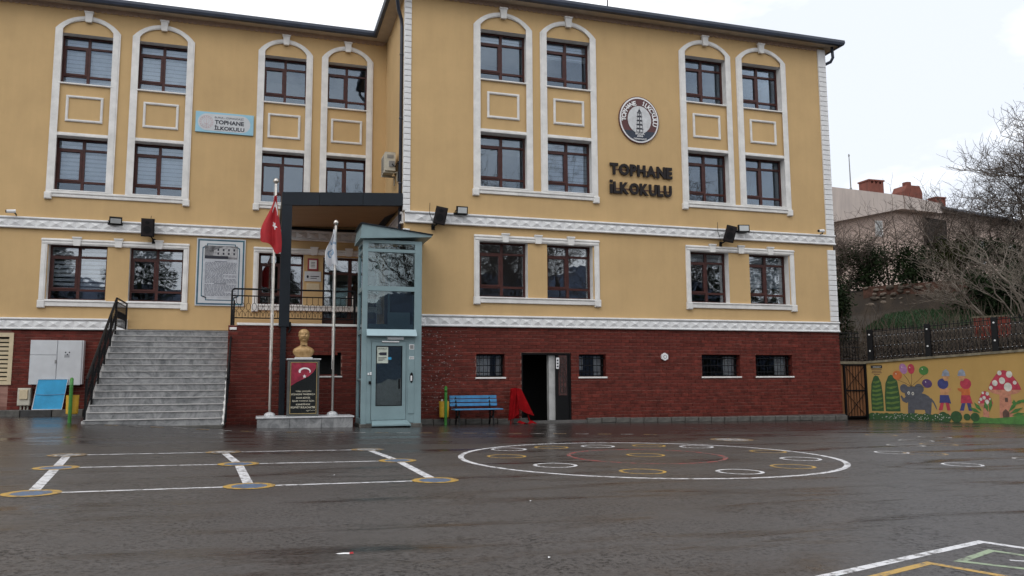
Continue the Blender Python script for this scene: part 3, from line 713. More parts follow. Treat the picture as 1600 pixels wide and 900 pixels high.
# ------------------------------------------------------------------ terrace, stairs, canopy, railing
YP, ZP = 23.2, 2.72
TX0, TX1 = -.84, XL
def terrace():
    mb = MB(); hole = [(.95, 2.2, 1.33, 1.99)]
    wall_xz(mb, TX0, TX1, -.5, ZP, YP, hole, .4)
    mb.poly([(TX0, YB, -.5), (TX0, YP, -.5), (TX0, YP, ZP), (TX0, YB, ZP)])
    mb.poly([(TX0, YP, ZP), (TX1, YP, ZP), (TX1, YB, ZP), (TX0, YB, ZP)])
    mb.mi = 1; mb.box(.9, 2.3, YP+.4, YP+.42, 1.3, 2.05); mb.mi = 0
    T = thing('entrance_terrace', 'raised red brick terrace with one dark window below the railing', 'terrace', (1.5, 25, 0))
    obj('terrace_wall', mb, [M_mortar, M_dark], T)
    st = MB(); z = -.1; k = 0; n = 0
    while z < ZP-.05:
        x = TX0-(BL+BG)*(.5 if k % 2 else 0)
        while x < TX1:
            a, b = max(x, TX0), min(x+BL, TX1); h = min(BH, ZP-.02-z)
            for p, q, za, zc in (brick_pieces(a, b, z, h, hole) if b-a > .04 else []):
                pr = random.uniform(-.003, .004)
                if abs(q-p-BL) < 1e-6 and -.8 < p < 2.5 and n < 295 and z > .05: link('brick', brick_full, T, (p, YP-.016+pr, z)); n += 1
                else: st.r = random.random(); st.bev(p, q, YP-.016+pr, YP+.012, za, zc, .004)
            x += BL+BG
        z += BH+BJ; k += 1
    tag(obj('brickwork', st, M_brick, T), kind='stuff')
    c = MB(); c.bev(-.62, TX1-1.0, YP-.06, YP+.3, ZP, ZP+.07, .01); obj('coping', c, M_trim, T)
    c = MB(); c.bev(-.80, -.62, YP-.05, YP+.3, ZP-.13, ZP-.06, .01); obj('coping', c, M_trim, T)
    s = MB(); s.bev(.93, 2.24, YP-.05, YP+.3, 1.285, 1.33, .008); obj('window_sill', s, M_trim, T)
terrace()
SX0, SX1, SY0, NST = -3.96, -.86, 21.35, 15
SZ0, SR, STD = .13, .1690, .262
def stairs():
    S = thing('entrance_staircase', 'wide grey marble staircase with pale step edges up to the terrace', 'staircase', (-2.4, 22, 0))
    sl = MB(); sl.bev(SX0-.12, SX1+.03, SY0-.10, SY0+4, -.2, SZ0, .01); obj('foot_slab', sl, M_stone, S)
    for i in range(NST):
        z = SZ0+SR*i; y = SY0+STD*i; last = i == NST-1
        mb = MB(); mb.mi = 0; mb.box(SX0+.05, SX1, y, YB if last else y+STD+.06, z-.0, z+SR-.022)
        mb.mi = 1; mb.bev(SX0+.02, SX1, y-.025, YB if last else y+STD+.02, z+SR-.022, z+SR, .006)
        mb.bev(SX0-.02, SX0+.06, y-.012, YB if last else y+STD, z-.02, z+SR-.031, .008)
        o = obj('stair_step', mb, [M_marble, M_tread], S)
    b = MB(); b.box(SX0+.06, SX1, SY0+STD*6, YB, .1, 1.0); b.box(SX0+.06, SX1, SY0+STD*14, YB, .1, 2.4)
    b.poly([(SX0+.055, SY0, 0), (SX0+.055, YB, 0), (SX0+.055, YB, 2.4), (SX0+.055, SY0+STD*14, 2.4)]); b.poly([(SX1-.01, SY0, 0), (SX1-.01, YB, 0), (SX1-.01, YB, 2.4), (SX1-.01, SY0+STD*14, 2.4)])
    obj('stair_body', b, M_mortar, S)
    g = MB(); zt = SZ0+SR*NST
    g.tube([(SX1+.03, SY0-.02, SZ0), (SX1+.03, SY0+STD*14, zt-.1)], .03, 6); obj('stringer', g, M_trim, S)
stairs()
def stair_rail(name, x, label, ytop, flat):
    zt = SZ0+SR*NST; y0, y1 = SY0+.05, SY0+STD*14
    def zl(y): return SZ0+SR+(y-SY0)*(SR/STD)
    R = thing(name, label, 'railing', (x, y0, SZ0)); B = MB()
    r = MB(); r.tube([(x, y0, zl(y0)+.92), (x, y1, zt+.90)]+([(x, ytop, zt+.90)] if flat else []), .026, 6); obj('handrail', r, M_black, R)
    for dz in (.80, .12):
        q = MB(); q.tube([(x, y0, zl(y0)+dz), (x, y1, zt+dz)]+([(x, ytop, zt+dz)] if flat else []), .014, 5); obj('rail', q, M_black, R)
    ys = [y0+(y1-y0)*i/5 for i in range(6)]+([ytop] if flat else [])
    for y in ys:
        zb = zl(y)-.05 if y < y1 else zt-.03; p = MB(); p.box(x-.022, x+.022, y-.022, y+.022, zb-.1, min(zl(y), zt)+.9); obj('post', p, M_black, R)
    N = 30
    for i in range(N+(14 if flat else 0)):
        y = y0+(y1-y0)*(i+.5)/N
        if y > ytop: break
        z = min(zl(y), zt); b = MB(); b.tube([(x, y, z+.12), (x, y, z+.80)], .008, 4)
        b.tube([(x, y+.055*sin(a*pi/4), z+.46+.11*cos(a*pi/4)) for a in range(9)], .007, 4, cap=False); obj('baluster', b, M_black, R)
    if flat:
        for i in range(5):
            pass
stair_rail('stair_railing', SX0+.04, 'black wrought iron railing on the left edge of the marble stairs', YB-.15, True)
stair_rail('stair_railing', SX1+.10, 'black wrought iron railing between marble stairs and brick terrace', SY0+STD*14, False)
def terrace_rail():
    R = thing('terrace_railing', 'low black iron railing with scroll balusters along the terrace front', 'railing', (1, YP, ZP))
    y = YP+.05; x0, x1 = -.77, 2.56; za = 3.73
    r = MB(); r.tube([(x0, y, 2.1), (x0, y, za-.06), (x0+.02, y, za-.02), (x0+.06, y, za), (x1, y, za+.01)], .026, 8); obj('handrail', r, M_black, R)
    for z in (3.54, 2.93):
        q = MB(); q.tube([(x0, y, z), (x1, y, z)], .017, 6); obj('rail', q, M_black, R)
    p = MB(); p.box(x1-.03, x1+.03, y-.03, y+.03, ZP, za+.02); obj('post', p, M_black, R)
    n = 21
    b = MB(); z0 = 2.93
    b.tube([(0, 0, 0), (0, 0, .2)], .008, 4); b.tube([(0, 0, .42), (0, 0, .60)], .008, 4)
    b.tube([(.06*sin(a*pi/4), 0, .31+.105*cos(a*pi/4)) for a in range(9)], .008, 4, cap=False)
    b.tube([(.075*cos(a*pi/5), 0, .05+.14*sin(a*pi/5)) for a in range(6)], .007, 4, cap=False)
    me = mesh_only('baluster', b, M_black)
    for i in range(n): link('baluster', me, R, (x0+.12+(x1-x0-.2)*i/(n-1), y, z0))
terrace_rail()
def canopy():
    C_ = thing('entrance_canopy', 'dark grey flat canopy on one square post over the entrance terrace', 'canopy', (.6, 23, 0))
    y = YP-.22
    def zb(x): return 6.10+.055*(x-.47)
    xs = [.47, 1.50, 2.72, XL-.06]
    for a, b in zip(xs[:-1], xs[1:]):
        mb = MB(); n = len(mb.v)
        mb.prism([(a+.004, zb(a)), (b-.004, zb(b)), (b-.004, zb(b)+.37), (a+.004, zb(a)+.37)], y, y+.16); obj('fascia_panel', mb, M_charcoal, C_)
    for q in ((.47, .62, y+.165, YB-.02, 6.12, 6.46), (XL-.3, XL-.07, y+.17, YB-.02, 6.31, 6.60)): obj('side_beam', MB().box(*q), M_charcoal, C_)
    mb = MB(); mb.poly([(.62, y+.17, 6.14), (XL-.07, y+.17, 6.30), (XL-.07, YB-.02, 6.34), (.62, YB-.02, 6.22)][::-1]); mb.poly([(.62, y+.17, 6.17), (XL-.07, y+.17, 6.33), (XL-.07, YB-.02, 6.37), (.62, YB-.02, 6.25)]); obj('ceiling_board', mb, M_wood, C_)
    mb = MB(); mb.prism([(.48, 6.44), (XL-.08, 6.62), (XL-.08, 6.66), (.48, 6.48)], y+.17, YB-.02); obj('roof_sheet', mb, M_charcoal, C_)
    mb = MB(); mb.box(.62, XL-.08, YB-.14, YB-.03, 6.14, 6.21); obj('back_trim', mb, M_black, C_)
    mb = MB(); mb.box(.475, .755, y+.005, y+.20, ZP-.03, zb(.6)-.002); obj('post', mb, M_charcoal, C_)
    mb = MB(); mb.box(.53, .68, y+.03, y+.16, -.1, ZP-.03); obj('lower_post', mb, M_charcoal, C_)
    mb = MB(); mb.tube([(.78, y+.08, ZP+.1), (.78, y+.06, ZP-.12), (.74, y+.06, ZP-.2)], .03, 6); obj('drain_spout', mb, M_black, C_)
canopy()

# ------------------------------------------------------------------ glazed lift
def lift():
    L = thing('outdoor_lift', 'teal steel and glass passenger lift tower against the brick wall', 'lift', (3.4, 22.3, 0))
    x0, x1, y0, y1 = 2.60, 4.22, 21.75, 22.92; zt = 5.02; c = .14
    def part(nm, boxes, m, par=L):
        for b in boxes: o = obj(nm, MB().box(*b), m, par)
        return o
    for a, b in ((x0, y0), (x1-c-.06, y0), (x0, y1-c), (x1-c-.06, y1-c)):
        w = c if a == x0 else c+.06; mb = MB(); mb.bev(a, a+w, b, b+c, .04, zt, .008); obj('corner_post', mb, M_teal, L)
    xa, xb = x0+c, x1-c-.06
    fb = []
    for z, h in ((zt-.09, .09), (zt-.33, .085), (3.62, .13), (2.50, .06)): fb.append((xa, xb, y0+.006, y0+.12, z, z+h))
    part('front_rail', fb, M_teal)
    sb = []
    for z, h in ((zt-.09, .09), (zt-.33, .085), (3.62, .13), (2.46, .12), (1.2, .05), (.04, .14)): sb += [(x0+.006, x0+.10, y0+c, y1-c, z, z+h), (x1-.16, x1-.01, y0+c, y1-c, z, z+h)]
    part('side_rail', sb, M_teal)
    for z0, z1 in ((zt-.245, zt-.09), (3.75, zt-.33), (2.56, 3.62)):
        part('pane', [(xa, xb, y0+.06, y0+.066, z0, z1)], M_tealg)
    for z0, z1 in ((zt-.245, zt-.09), (3.75, zt-.33), (2.58, 3.62), (1.25, 2.46), (.18, 1.2)):
        part('side_pane', [(x0+.04, x0+.046, y0+c, y1-c, z0, z1)], M_tealg); part('side_pane', [(x1-.08, x1-.074, y0+c, y1-c, z0, z1)], M_tealg)
    part('back_panel', [(xa, xb, y1-.04, y1-.01, .05, 2.5), (xa+.66, xb, y1-.04, y1-.01, 2.5, zt)], M_grey); part('back_pane', [(xa, xa+.66, y1-.03, y1-.024, 2.5, zt)], M_tealg)
    part('lift_car', [(x0+.75, x1-.22, y0+.25, y1-.08, 2.62, zt-.12)], M_dark); part('shaft_panel', [(xa+.02, xb-.02, y0+.10, y0+.13, 2.56, 2.72), (x0+.70, x1-.3, y0+.14, y0+.17, 2.72, 3.05)], M_teal)
    part('guide_rail', [(x0+.72, x0+.77, y0+.2, y0+.24, 2.6, zt-.2)], M_teal)
    # entrance front below the canopy strip
    part('front_panel', [(xa, 2.86, y0+.01, y0+.06, .06, 2.50), (3.80, xb, y0+.01, y0+.06, .06, 2.50), (2.86, 3.80, y0+.01, y0+.06, 2.24, 2.50), (2.86, 3.80, y0+.01, y0+.06, .06, .14)], M_teal)
    mb = MB(); mb.prism([(xa-.03, 2.41), (xb+.05, 2.41), (xb+.05, 2.585), (xa-.03, 2.585)], y0-.005, y0-.0); mb.v = []; mb.f = []; mb.m = []; mb.rnd = []
    mb.poly([(xa-.02, y0-.16, 2.40), (xb+.05, y0-.16, 2.40), (xb+.05, y0, 2.575), (xa-.02, y0, 2.575)]); mb.poly([(xa-.02, y0-.16, 2.385), (xa-.02, y0, 2.385), (xb+.05, y0, 2.385), (xb+.05, y0-.16, 2.385)])
    mb.poly([(xa-.02, y0-.16, 2.385), (xb+.05, y0-.16, 2.385), (xb+.05, y0-.16, 2.40), (xa-.02, y0-.16, 2.40)]); mb.poly([(xa-.02, y0, 2.385), (xa-.02, y0-.16, 2.385), (xa-.02, y0-.16, 2.40), (xa-.02, y0, 2.575)]); mb.poly([(xb+.05, y0, 2.575), (xb+.05, y0-.16, 2.40), (xb+.05, y0-.16, 2.385), (xb+.05, y0, 2.385)])
    obj('rain_hood', mb, mat('hood_teal', (.34, .46, .50), .35, .05, 3), L)
    D = MB(); D.ring([(2.87, .15), (3.79, .15), (3.79, 2.235), (2.87, 2.235)], [(2.99, .52), (3.69, .52), (3.69, 2.12), (2.99, 2.12)], y0-.012, y0+.04); dr = obj('lift_door', D, M_teal, L)
    obj('door_pane', MB().box(2.99, 3.69, y0+.01, y0+.016, .52, 2.12), M_tealg, dr)
    obj('door_gasket', MB().ring([(2.985, .515), (3.695, .515), (3.695, 2.125), (2.985, 2.125)], [(3.005, .535), (3.675, .535), (3.675, 2.105), (3.005, 2.105)], y0-.016, y0-.011), M_black, dr)
    h = MB(); h.tube([(3.62, y0-.03, .98), (3.62, y0-.05, 1.0), (3.62, y0-.05, 1.2), (3.62, y0-.03, 1.22)], .018); obj('door_handle', h, M_black, dr)
    n = MB(); n.box(3.01, 3.31, y0+.002, y0+.006, 1.66, 2.10); obj('door_notice', n, mat('notice_paper', (.55, .60, .52), .7), dr)
    t = MB(); put_text(t, 'ENGELLİ', 3.05, 3.27, 2.03, 2.075, y0+.0015, .02, .002); t.prism([(3.05, 1.91), (3.10, 1.95), (3.27, 1.95), (3.27, 1.87), (3.10, 1.87)], y0-.002, y0+.0015)
    for i in range(3): t.box(3.05, 3.27-.05*i, y0-.002, y0+.0015, 1.80-.035*i, 1.815-.035*i)
    obj('door_notice_print', t, M_ink, dr)
    obj('door_sticker', MB().box(3.31, 3.40, y0+.002, y0+.006, 1.755, 1.82), M_skyb, dr)
    k = MB(); k.bev(3.86, 4.03, y0-.012, y0+.01, .30, 2.2, .01); cp = obj('control_column', k, M_teal, L)
    q = MB(); q.bev(3.885, 4.015, y0-.02, y0-.012, 2.03, 2.17, .004); obj('sign_plate', q, M_white, cp); q = MB(); q.box(3.90, 4.0, y0-.022, y0-.0205, 2.045, 2.155); obj('sign_print', q, M_grey, cp)
    q = MB(); q.box(3.885, 4.015, y0-.016, y0-.012, 1.77, 1.84); obj('maker_plate', q, M_white, cp); q = MB()
    q.ring([(3.90, 1.785), (3.945, 1.785), (3.945, 1.825), (3.90, 1.825)], [(3.91, 1.795), (3.935, 1.795), (3.935, 1.815), (3.91, 1.815)], y0-.019, y0-.0165); q.box(3.955, 4.005, y0-.019, y0-.0165, 1.79, 1.80); q.box(3.955, 4.005, y0-.019, y0-.0165, 1.81, 1.82); obj('maker_print', q, M_ink, cp)
    q = MB(); q.disc(3.95, 1.27, .045, .14, y0-.03, y0-.012, 20); obj('phone_recess', q, M_black, cp); q = MB(); q.bev(3.92, 3.965, y0-.05, y0-.03, 1.18, 1.32, .01); obj('call_panel', q, M_white, cp)
    q = MB(); q.bev(2.77, 2.81, y0-.01, y0+.02, 1.34, 1.40, .004); q.bev(2.83, 2.87, y0-.02, y0+.02, 1.34, 1.42, .004); obj('push_button', q, M_white, L); q = MB(); q.bev(2.80, 2.86, y0-.03, y0+.02, 1.10, 1.18, .004); obj('card_reader', q, M_black, L)
    q = MB(); q.bev(3.14, 3.60, y0-.05, y0+.01, 2.22, 2.255, .004); obj('door_closer', q, M_white, dr); q = MB(); q.bev(3.28, 3.72, y0-.07, y0+.01, 2.29, 2.37, .01); obj('strip_lamp', q, M_lightgrey, L)
    r = MB(); n = 0
    fa, fb2 = x0-.10, x1+.24
    A = [(fa, 5.02), (fb2, 5.14), (fb2, 5.19), (fa+.05, 5.42)]
    r.prism(A, y0-.14, y1+.10); obj('lift_roof', r, M_teal, L)
    q = MB(); q.prism([(fa-.02, 5.425), (fb2+.03, 5.192), (fb2+.03, 5.215), (fa+.03, 5.45)], y0-.18, y1+.12); obj('roof_sheet', q, M_charcoal, L)
    q = MB(); q.poly([(2.86, y0-.30, .035), (3.9, y0-.30, .035), (3.82, y0, .14), (2.90, y0, .14)]); q.poly([(2.86, y0-.30, .0), (3.9, y0-.30, .0), (3.9, y0-.30, .035), (2.86, y0-.30, .035)]); q.poly([(2.86, y0-.30, -.05), (2.86, y0-.30, .035), (2.90, y0, .14), (2.90, y0, -.05)]); q.poly([(3.9, y0-.30, .035), (3.9, y0-.30, -.05), (3.82, y0, -.05), (3.82, y0, .14)]); obj('threshold_ramp', q, M_teal, L)
    q = MB(); q.bev(x0-.03, x1+.03, y0-.03, y1, -.15, .045, .01); obj('footing', q, M_stone, L)
lift()
# ------------------------------------------------------------------ flag monument
def monument():
    B = thing('monument_base', 'low marble platform carrying the pedestal and both flagpoles', 'platform', (1.2, 22.2, 0))
    x0, x1, y0, y1 = -.02, 2.40, 21.75, 22.85
    for i in range(3):
        a = x0+(x1-x0)*i/3; m = MB(); m.bev(a+.002, a+(x1-x0)/3-.002, y0, y1, -.12, .235, .006); obj('marble_slab', m, M_marble, B)
    m = MB(); m.bev(x0-.03, x1+.03, y0-.03, y1, .235, .275, .008); obj('marble_cap', m, M_marblew, B)
    P = thing('pedestal', 'black granite pedestal with a flag relief and pale inscription', 'pedestal', (1.1, 22.2, .275))
    px0, px1, pz = .72, 1.53, 1.75; yf = 21.98
    m = MB(); m.bev(px0, px1, yf, yf+.6, .275, pz, .015); obj('stone_body', m, mat('pedestal_stone', (.10, .105, .10), .35, .2, 6), P)
    m = MB(); m.bev(px0-.03, px1+.03, yf-.03, yf+.63, pz, pz+.035, .008); obj('cap_slab', m, M_marblew, P)
    m = MB(); m.bev(px0+.055, px1-.055, yf-.018, yf+.01, .33, pz-.05, .006); pl = obj('plaque', m, M_granite, P)
    a, b, c, d = px0+.065, px1-.065, .34, pz-.06
    m = MB(); m.ring([(a, c), (b, c), (b, d), (a, d)], [(a+.012, c+.012), (b-.012, c+.012), (b-.012, d-.012), (a+.012, d-.012)], yf-.023, yf-.017); obj('gilt_border', m, M_goldedge, pl)
    yy = yf-.0185
    pts = [(a+.02, d-.02), (b-.03, d-.02)]+[(b-.03-.62*(1-cos(t*pi/2/10))*1.0, d-.10-.50*sin(t*pi/2/10)) for t in range(11)]
    pts = [(a+.02, d-.02), (b-.03, d-.02), (b-.03, d-.16), (b-.10, d-.27), (b-.22, d-.38), (b-.38, d-.46), (b-.52, d-.53), (a+.02, d-.62)]
    m = MB(); m.prism(pts, yy-.004, yy); obj('flag_relief', m, M_rose, pl)
    m = MB(); k = MB(); yq = yy-.0045
    cx, cz = a+.36, d-.24
    N = 20; o1 = [(cx+.155*cos(t), cz+.10*sin(t)) for t in [radians(-25)+radians(230)*i/N for i in range(N+1)]]; i1 = [(cx+.012+.115*cos(t), cz-.012+.070*sin(t)) for t in [radians(-20)+radians(220)*i/N for i in range(N+1)]]
    m.ring(o1, i1, yq-.002, yq, closed=False)
    st = [(cx+.0+(.055 if j % 2 == 0 else .024)*sin(j*pi/5), cz-.135+(.055 if j % 2 == 0 else .024)*cos(j*pi/5)) for j in range(10)]; m.prism(st, yq-.002, yq); obj('crescent_and_star', m, M_white, pl)
    m = MB(); ls = ['TÜRK ÇOCUĞU', 'ECDADINI TANIDIKÇA', 'DAHA BÜYÜK', 'İŞLER YAPMAK İÇİN', 'KENDİNDE', 'KUVVET BULACAKTIR']; ws = [.40, .60, .36, .56, .36, .62]
    for i, (t, w) in enumerate(zip(ls, ws)): z = .925-.084*i; put_text(m, t, 1.125-w/2, 1.125+w/2, z-.025, z+.028, yy, .02, .003)
    m.tube([(1.20, yy-.002, .415), (1.27, yy-.002, .43), (1.24, yy-.002, .40), (1.32, yy-.002, .44), (1.33, yy-.002, .41), (1.38, yy-.002, .435), (1.41, yy-.002, .415), (1.45, yy-.002, .44)], .004, 4); obj('inscription', m, M_engr, pl)
monument()

def bust():
    R = thing('portrait_bust', 'gold painted bust of a man in bow tie on the black pedestal', 'bust', (1.12, 22.25, 1.785))
    ox, oy, oz = 1.12, 22.25, 1.785
    m = MB(); m.bev(-.23+ox, .23+ox, oy-.16, oy+.16, oz, oz+.035, .01); obj('bust_foot', m, M_marblew, R)
    def g(x, c, w): return math.exp(-((x-c)/w)**2)
    # one continuous surface from the cut chest to the crown
    rows = []; NZ, NA = 84, 64; z0, z1 = .035, .80
    for k in range(NZ+1):
        z = z0+(z1-z0)*k/NZ
        # half width, half depth, centre y of the section
        if z < .37:
            t = (z-z0)/(.37-z0)
            w = .205+.075*ss(0, .45, t)-.02*ss(.45, .72, t)-.165*ss(.62, 1.0, t); dd = .125+.02*sin(t*pi)-.045*ss(.6, 1, t); cy = .0
        elif z < .45:
            t = (z-.37)/.08; w = .093-.004*t; dd = .098-.0*t; cy = -.005*t
        else:
            t = (z-.45)/(z1-.45)
            w = .090+.040*ss(0, .25, t)+.008*ss(.3, .55, t); dd = .10+.045*ss(0, .35, t)
            cap = sqrt(max(0, 1-max(0, (t-.62)/.38)**2)); w *= max(.02, cap); dd *= max(.02, cap); cy = -.012
        row = []
        for j in range(NA):
            a = 2*pi*j/NA; e = .9 if z > .45 else .82
            ca, sa = cos(a), sin(a)
            x = w*math.copysign(abs(ca)**e, ca); y = cy+dd*math.copysign(abs(sa)**e, sa)
            front = max(0, -sa)
            if z > .43:
                f = front**2
                y -= f*(.040*g(x, 0, .019)*g(z, .598, .028)*1.0+.020*g(x, 0, .014)*g(z, .635, .03))          # nose
                y -= f*.016*g(z, .668, .014)*g(abs(x), .045, .032)                                            # brow
                y += f*.026*g(abs(x), .045, .022)*g(z, .643, .016)                                            # eye sockets
                y -= f*.010*g(abs(x), .045, .012)*g(z, .640, .008)                                            # eyes
                y -= f*.012*g(abs(x), .062, .026)*g(z, .592, .022)                                            # cheekbones
                y -= f*(.012*g(z, .548, .007)+.013*g(z, .531, .007)-.012*g(z, .540, .004))*g(x, 0, .032)       # lips
                y -= f*.022*g(x, 0, .035)*g(z, .492, .02); y += f*.014*g(z, .515, .008)*g(x, 0, .04)           # chin
                s = 1+.10*g(abs(ca), 1, .16)*g(z, .610, .034)*(1 if abs(sa) < .45 else .2); x *= s             # ears
                hair = ss(.685, .715, z+.035*max(0, sa)+.02*abs(ca)) if sa < .3 else ss(.54, .60, z)
                r = 1+.055*hair+.012*hair*sin(a*14+z*20); x *= r; y = cy+(y-cy)*r
            elif z < .37:
                f = front
                y -= f*(.014*g(abs(x), .06+.25*(.34-z), .012)*ss(.34, .30, z))                                 # lapels
                y -= f*.012*g(z, .20, .1)*g(x, 0, .12)
            row.append((ox+x, oy+y, oz+z))
        rows.append(row)
    mb = MB()
    for r_ in rows: mb.v += r_
    for k in range(NZ):
        for j in range(NA): q = k*NA; mb.face([q+j, q+(j+1) % NA, q+NA+(j+1) % NA, q+NA+j])
    mb.face([NZ*NA+j for j in range(NA)]); mb.face([j for j in reversed(range(NA))])
    obj('figure', mb, M_gold, R, smooth=True)
    t = MB(); yb = oy-.125; zb = oz+.378
    for s in (-1, 1): t.poly([(ox, yb-.012, zb+.012), (ox+s*.085, yb-.004, zb+.038), (ox+s*.08, yb-.004, zb-.035), (ox, yb-.012, zb-.012)][::s]); t.poly([(ox, yb+.02, zb+.012), (ox+s*.085, yb+.02, zb+.038), (ox+s*.08, yb+.02, zb-.035), (ox, yb+.02, zb-.012)][::-s])
    t.box(ox-.016, ox+.016, yb-.022, yb+.02, zb-.018, zb+.018); obj('bow_tie', t, M_gold, R)
bust()

def flagpole(x, y, ztop, label, knob):
    F = thing('flagpole', label, 'flagpole', (x, y, .275))
    m = MB(); m.lathe([(.145, 0), (.145, .035), (.12, .075), (.075, .10), (.05, .11)], (x, y, .275), 8); obj('pole_base', m, M_marblew, F)
    m = MB(); m.lathe([(.036, 0), (.036, 2.6), (.032, 2.62), (.030, ztop-.55)], (x, y, .37), 10); obj('pole', m, M_steel, F, smooth=False)
    for z in (2.55, 2.9): m = MB(); m.lathe([(.045, 0), (.045, .05)], (x, y, z), 10); obj('collar', m, M_steel, F)
    m = MB(); m.lathe([(.03, 0), (.045, .02), (.07, .06), (.072, .09), (.055, .13), (.02, .155)], (x, y, ztop-.18), 14); obj('finial', m, M_steel, F, smooth=True)
    m = MB(); m.tube([(x-.04, y-.01, 1.5), (x-.05, y-.01, 3), (x-.045, y-.01, ztop-.2)], .004, 4); obj('halyard', m, M_white, F)
flagpole(.29, 22.2, 6.68, 'tall steel flagpole carrying the red flag', 0); flagpole(1.90, 22.2, 5.62, 'shorter steel flagpole carrying the white flag', 0)
def flags():
    # red flag: the fly end droops, folds run down from the hoist
    NU, NV = 60, 84; mb = MB(); L = (.30, 22.2)
    def pos(u, v):      # u 0 hoist..1 fly, v 0 top..1 bottom, on the hanging cloth
        l, r = -.05-.33*ss(0, .85, v)**1.1, .02+.15*ss(0, .9, v)
        t = 1-u+.035*sin(u*10+1+v*2)
        x = L[0]+l+(r-l)*t; y = L[1]-.08+.055*cos(u*11+v*1.6)*(.3+.9*v)-.04*v
        z = 6.18-.04*u-(1.56-.36*ss(.15, 1, u)+.05*sin(u*9))*v
        return (x, y, z)
    for i in range(NU+1):
        for j in range(NV+1): mb.v.append(pos(i/NU, j/NV))
    for i in range(NU):
        for j in range(NV):
            X, Z = (i+.5)/NU, (j+.5)/NV
            # emblem laid on the cloth: crescent near the top, star below it
            a = ((X-.40)*.60)**2+((Z-.27)*1.3)**2 < .20**2 and not ((X-.40)*.60)**2+((Z-.335)*1.3)**2 < .165**2
            dx, dz = (X-.34)*.50, (Z-.55)*1.4; r = sqrt(dx*dx+dz*dz); th = (atan2(dx, -dz)+.3) % (2*pi/5)-pi/5
            st = r*cos(abs(th)-pi/5+pi/5) < .15 and r < .050/max(.18, cos(pi/5-abs(th)))*1.0*(1.9-1.35*abs(abs(th)-pi/5)/(pi/5)) if r > 1e-6 else True
            mb.mi = 1 if (a or (r < .12 and st)) else 0
            q = i*(NV+1)+j; mb.face([q, q+NV+1, q+NV+2, q+1])
    mb.mi = 0
    o = obj('flag', mb, [M_flag, M_white], None, smooth=True, loc=(.30, 22.2, 4.7)); tag(o, 'red national flag with white crescent and star hanging limp', 'flag')
    mb = MB(); NU, NV = 50, 60
    for i in range(NU+1):
        for j in range(NV+1):
            u, v = i/NU, j/NV; w = .04+.24*ss(0, .8, v)
            mb.v.append((1.88-w*u+.10*v*(1-u)*.9+.02*sin(u*14), 22.17+.06*cos(u*10+v)*(.3+v), 5.32-.16*u*0-(1.02-.22*abs(u-.45)+.05*sin(u*12))*v))
    for i in range(NU):
        for j in range(NV):
            X, Z = (i+.5)/NU, (j+.5)/NV
            r = sqrt(((X-.5)*.5)**2+((Z-.66)*1.0)**2); mb.mi = 1 if .085 < r < .12 or r < .04 or (.35 < Z < .42 and (int(X*26) % 3)) else 0
            q = i*(NV+1)+j; mb.face([q, q+NV+1, q+NV+2, q+1])
    mb.mi = 0
    o = obj('flag', mb, [M_cloth, M_printb], None, smooth=True, loc=(1.9, 22.2, 4.3)); tag(o, 'white flag with faint blue print hanging limp', 'flag')
flags()

# ------------------------------------------------------------------ signs and fittings on the walls
def sign_letters():
    R = thing('wall_letters', 'large raised black letters spelling the school name on ochre wall', 'sign', (11.6, YA-.05, 7.1))
    for word, x0, x1, z0, z1 in (('TOPHANE', 10.50, 12.72, 7.70, 8.08), ('İLKOKULU', 10.47, 12.75, 7.09, 7.50)):
        w = []
        for ch in word:
            v, f = text_geo(ch, .05, .5); xs = [p[0] for p in v]; ys = [p[1] for p in v]; w.append((min(xs), max(xs), max(ys)))
        gap = .06; tot = sum(b-a for a, b, c in w)+gap*(len(w)-1); sc = (x1-x0)/tot; x = x0; H = max(c for a, b, c in w[1:])
        for i, (ch, (a, b, c)) in enumerate(zip(word, w)):
            m = MB(); ww = (b-a)*sc; drop = -(x-x0)*.008
            if ch == 'İ': m.box(x+.02, x+.115, YA-.08, YA-.03, z0, z0+.285); m.box(x+.02, x+.115, YA-.08, YA-.03, z0+.35, z0+.43); ww = .115
            else: put_text(m, ch, x, x+ww, z0+drop, z1+drop-(.03 if word[0] == 'İ' else 0), YA-.03, .05, .05)
            obj('letter', m, M_letter, R); x += ww+gap*sc
        q = MB(); zz = z0+(.5 if word[0] == 'T' else .42)*(z1-z0); q.box(x0+.1, x1-.1, YA-.028, YA-.012, zz-.012, zz+.012); obj('mounting_rail', q, M_maroon, R)
sign_letters()
def arc_text(mb, s, cx, cz, r, a0, a1, h, y, inward=False, bold=.02):
    n = len(s)
    for i, ch in enumerate(s):
        if ch == ' ': continue
        a = a0+(a1-a0)*(i+.5)/n; v, f = text_geo(ch, bold, .5); xs = [p[0] for p in v]; ys = [p[1] for p in v]
        mx = (min(xs)+max(xs))/2; sc = h/max(.7, max(ys)); rot = a-pi/2 if not inward else a+pi/2
        ux, uz = cos(rot), sin(rot)
        mb.add(v, f, lambda p: (cx+r*cos(a)+((p[0]-mx)*ux-(p[1]-.36)*uz)*sc, y-.003*(p[2]+.5), cz+r*sin(a)+((p[0]-mx)*uz+(p[1]-.36)*ux)*sc))
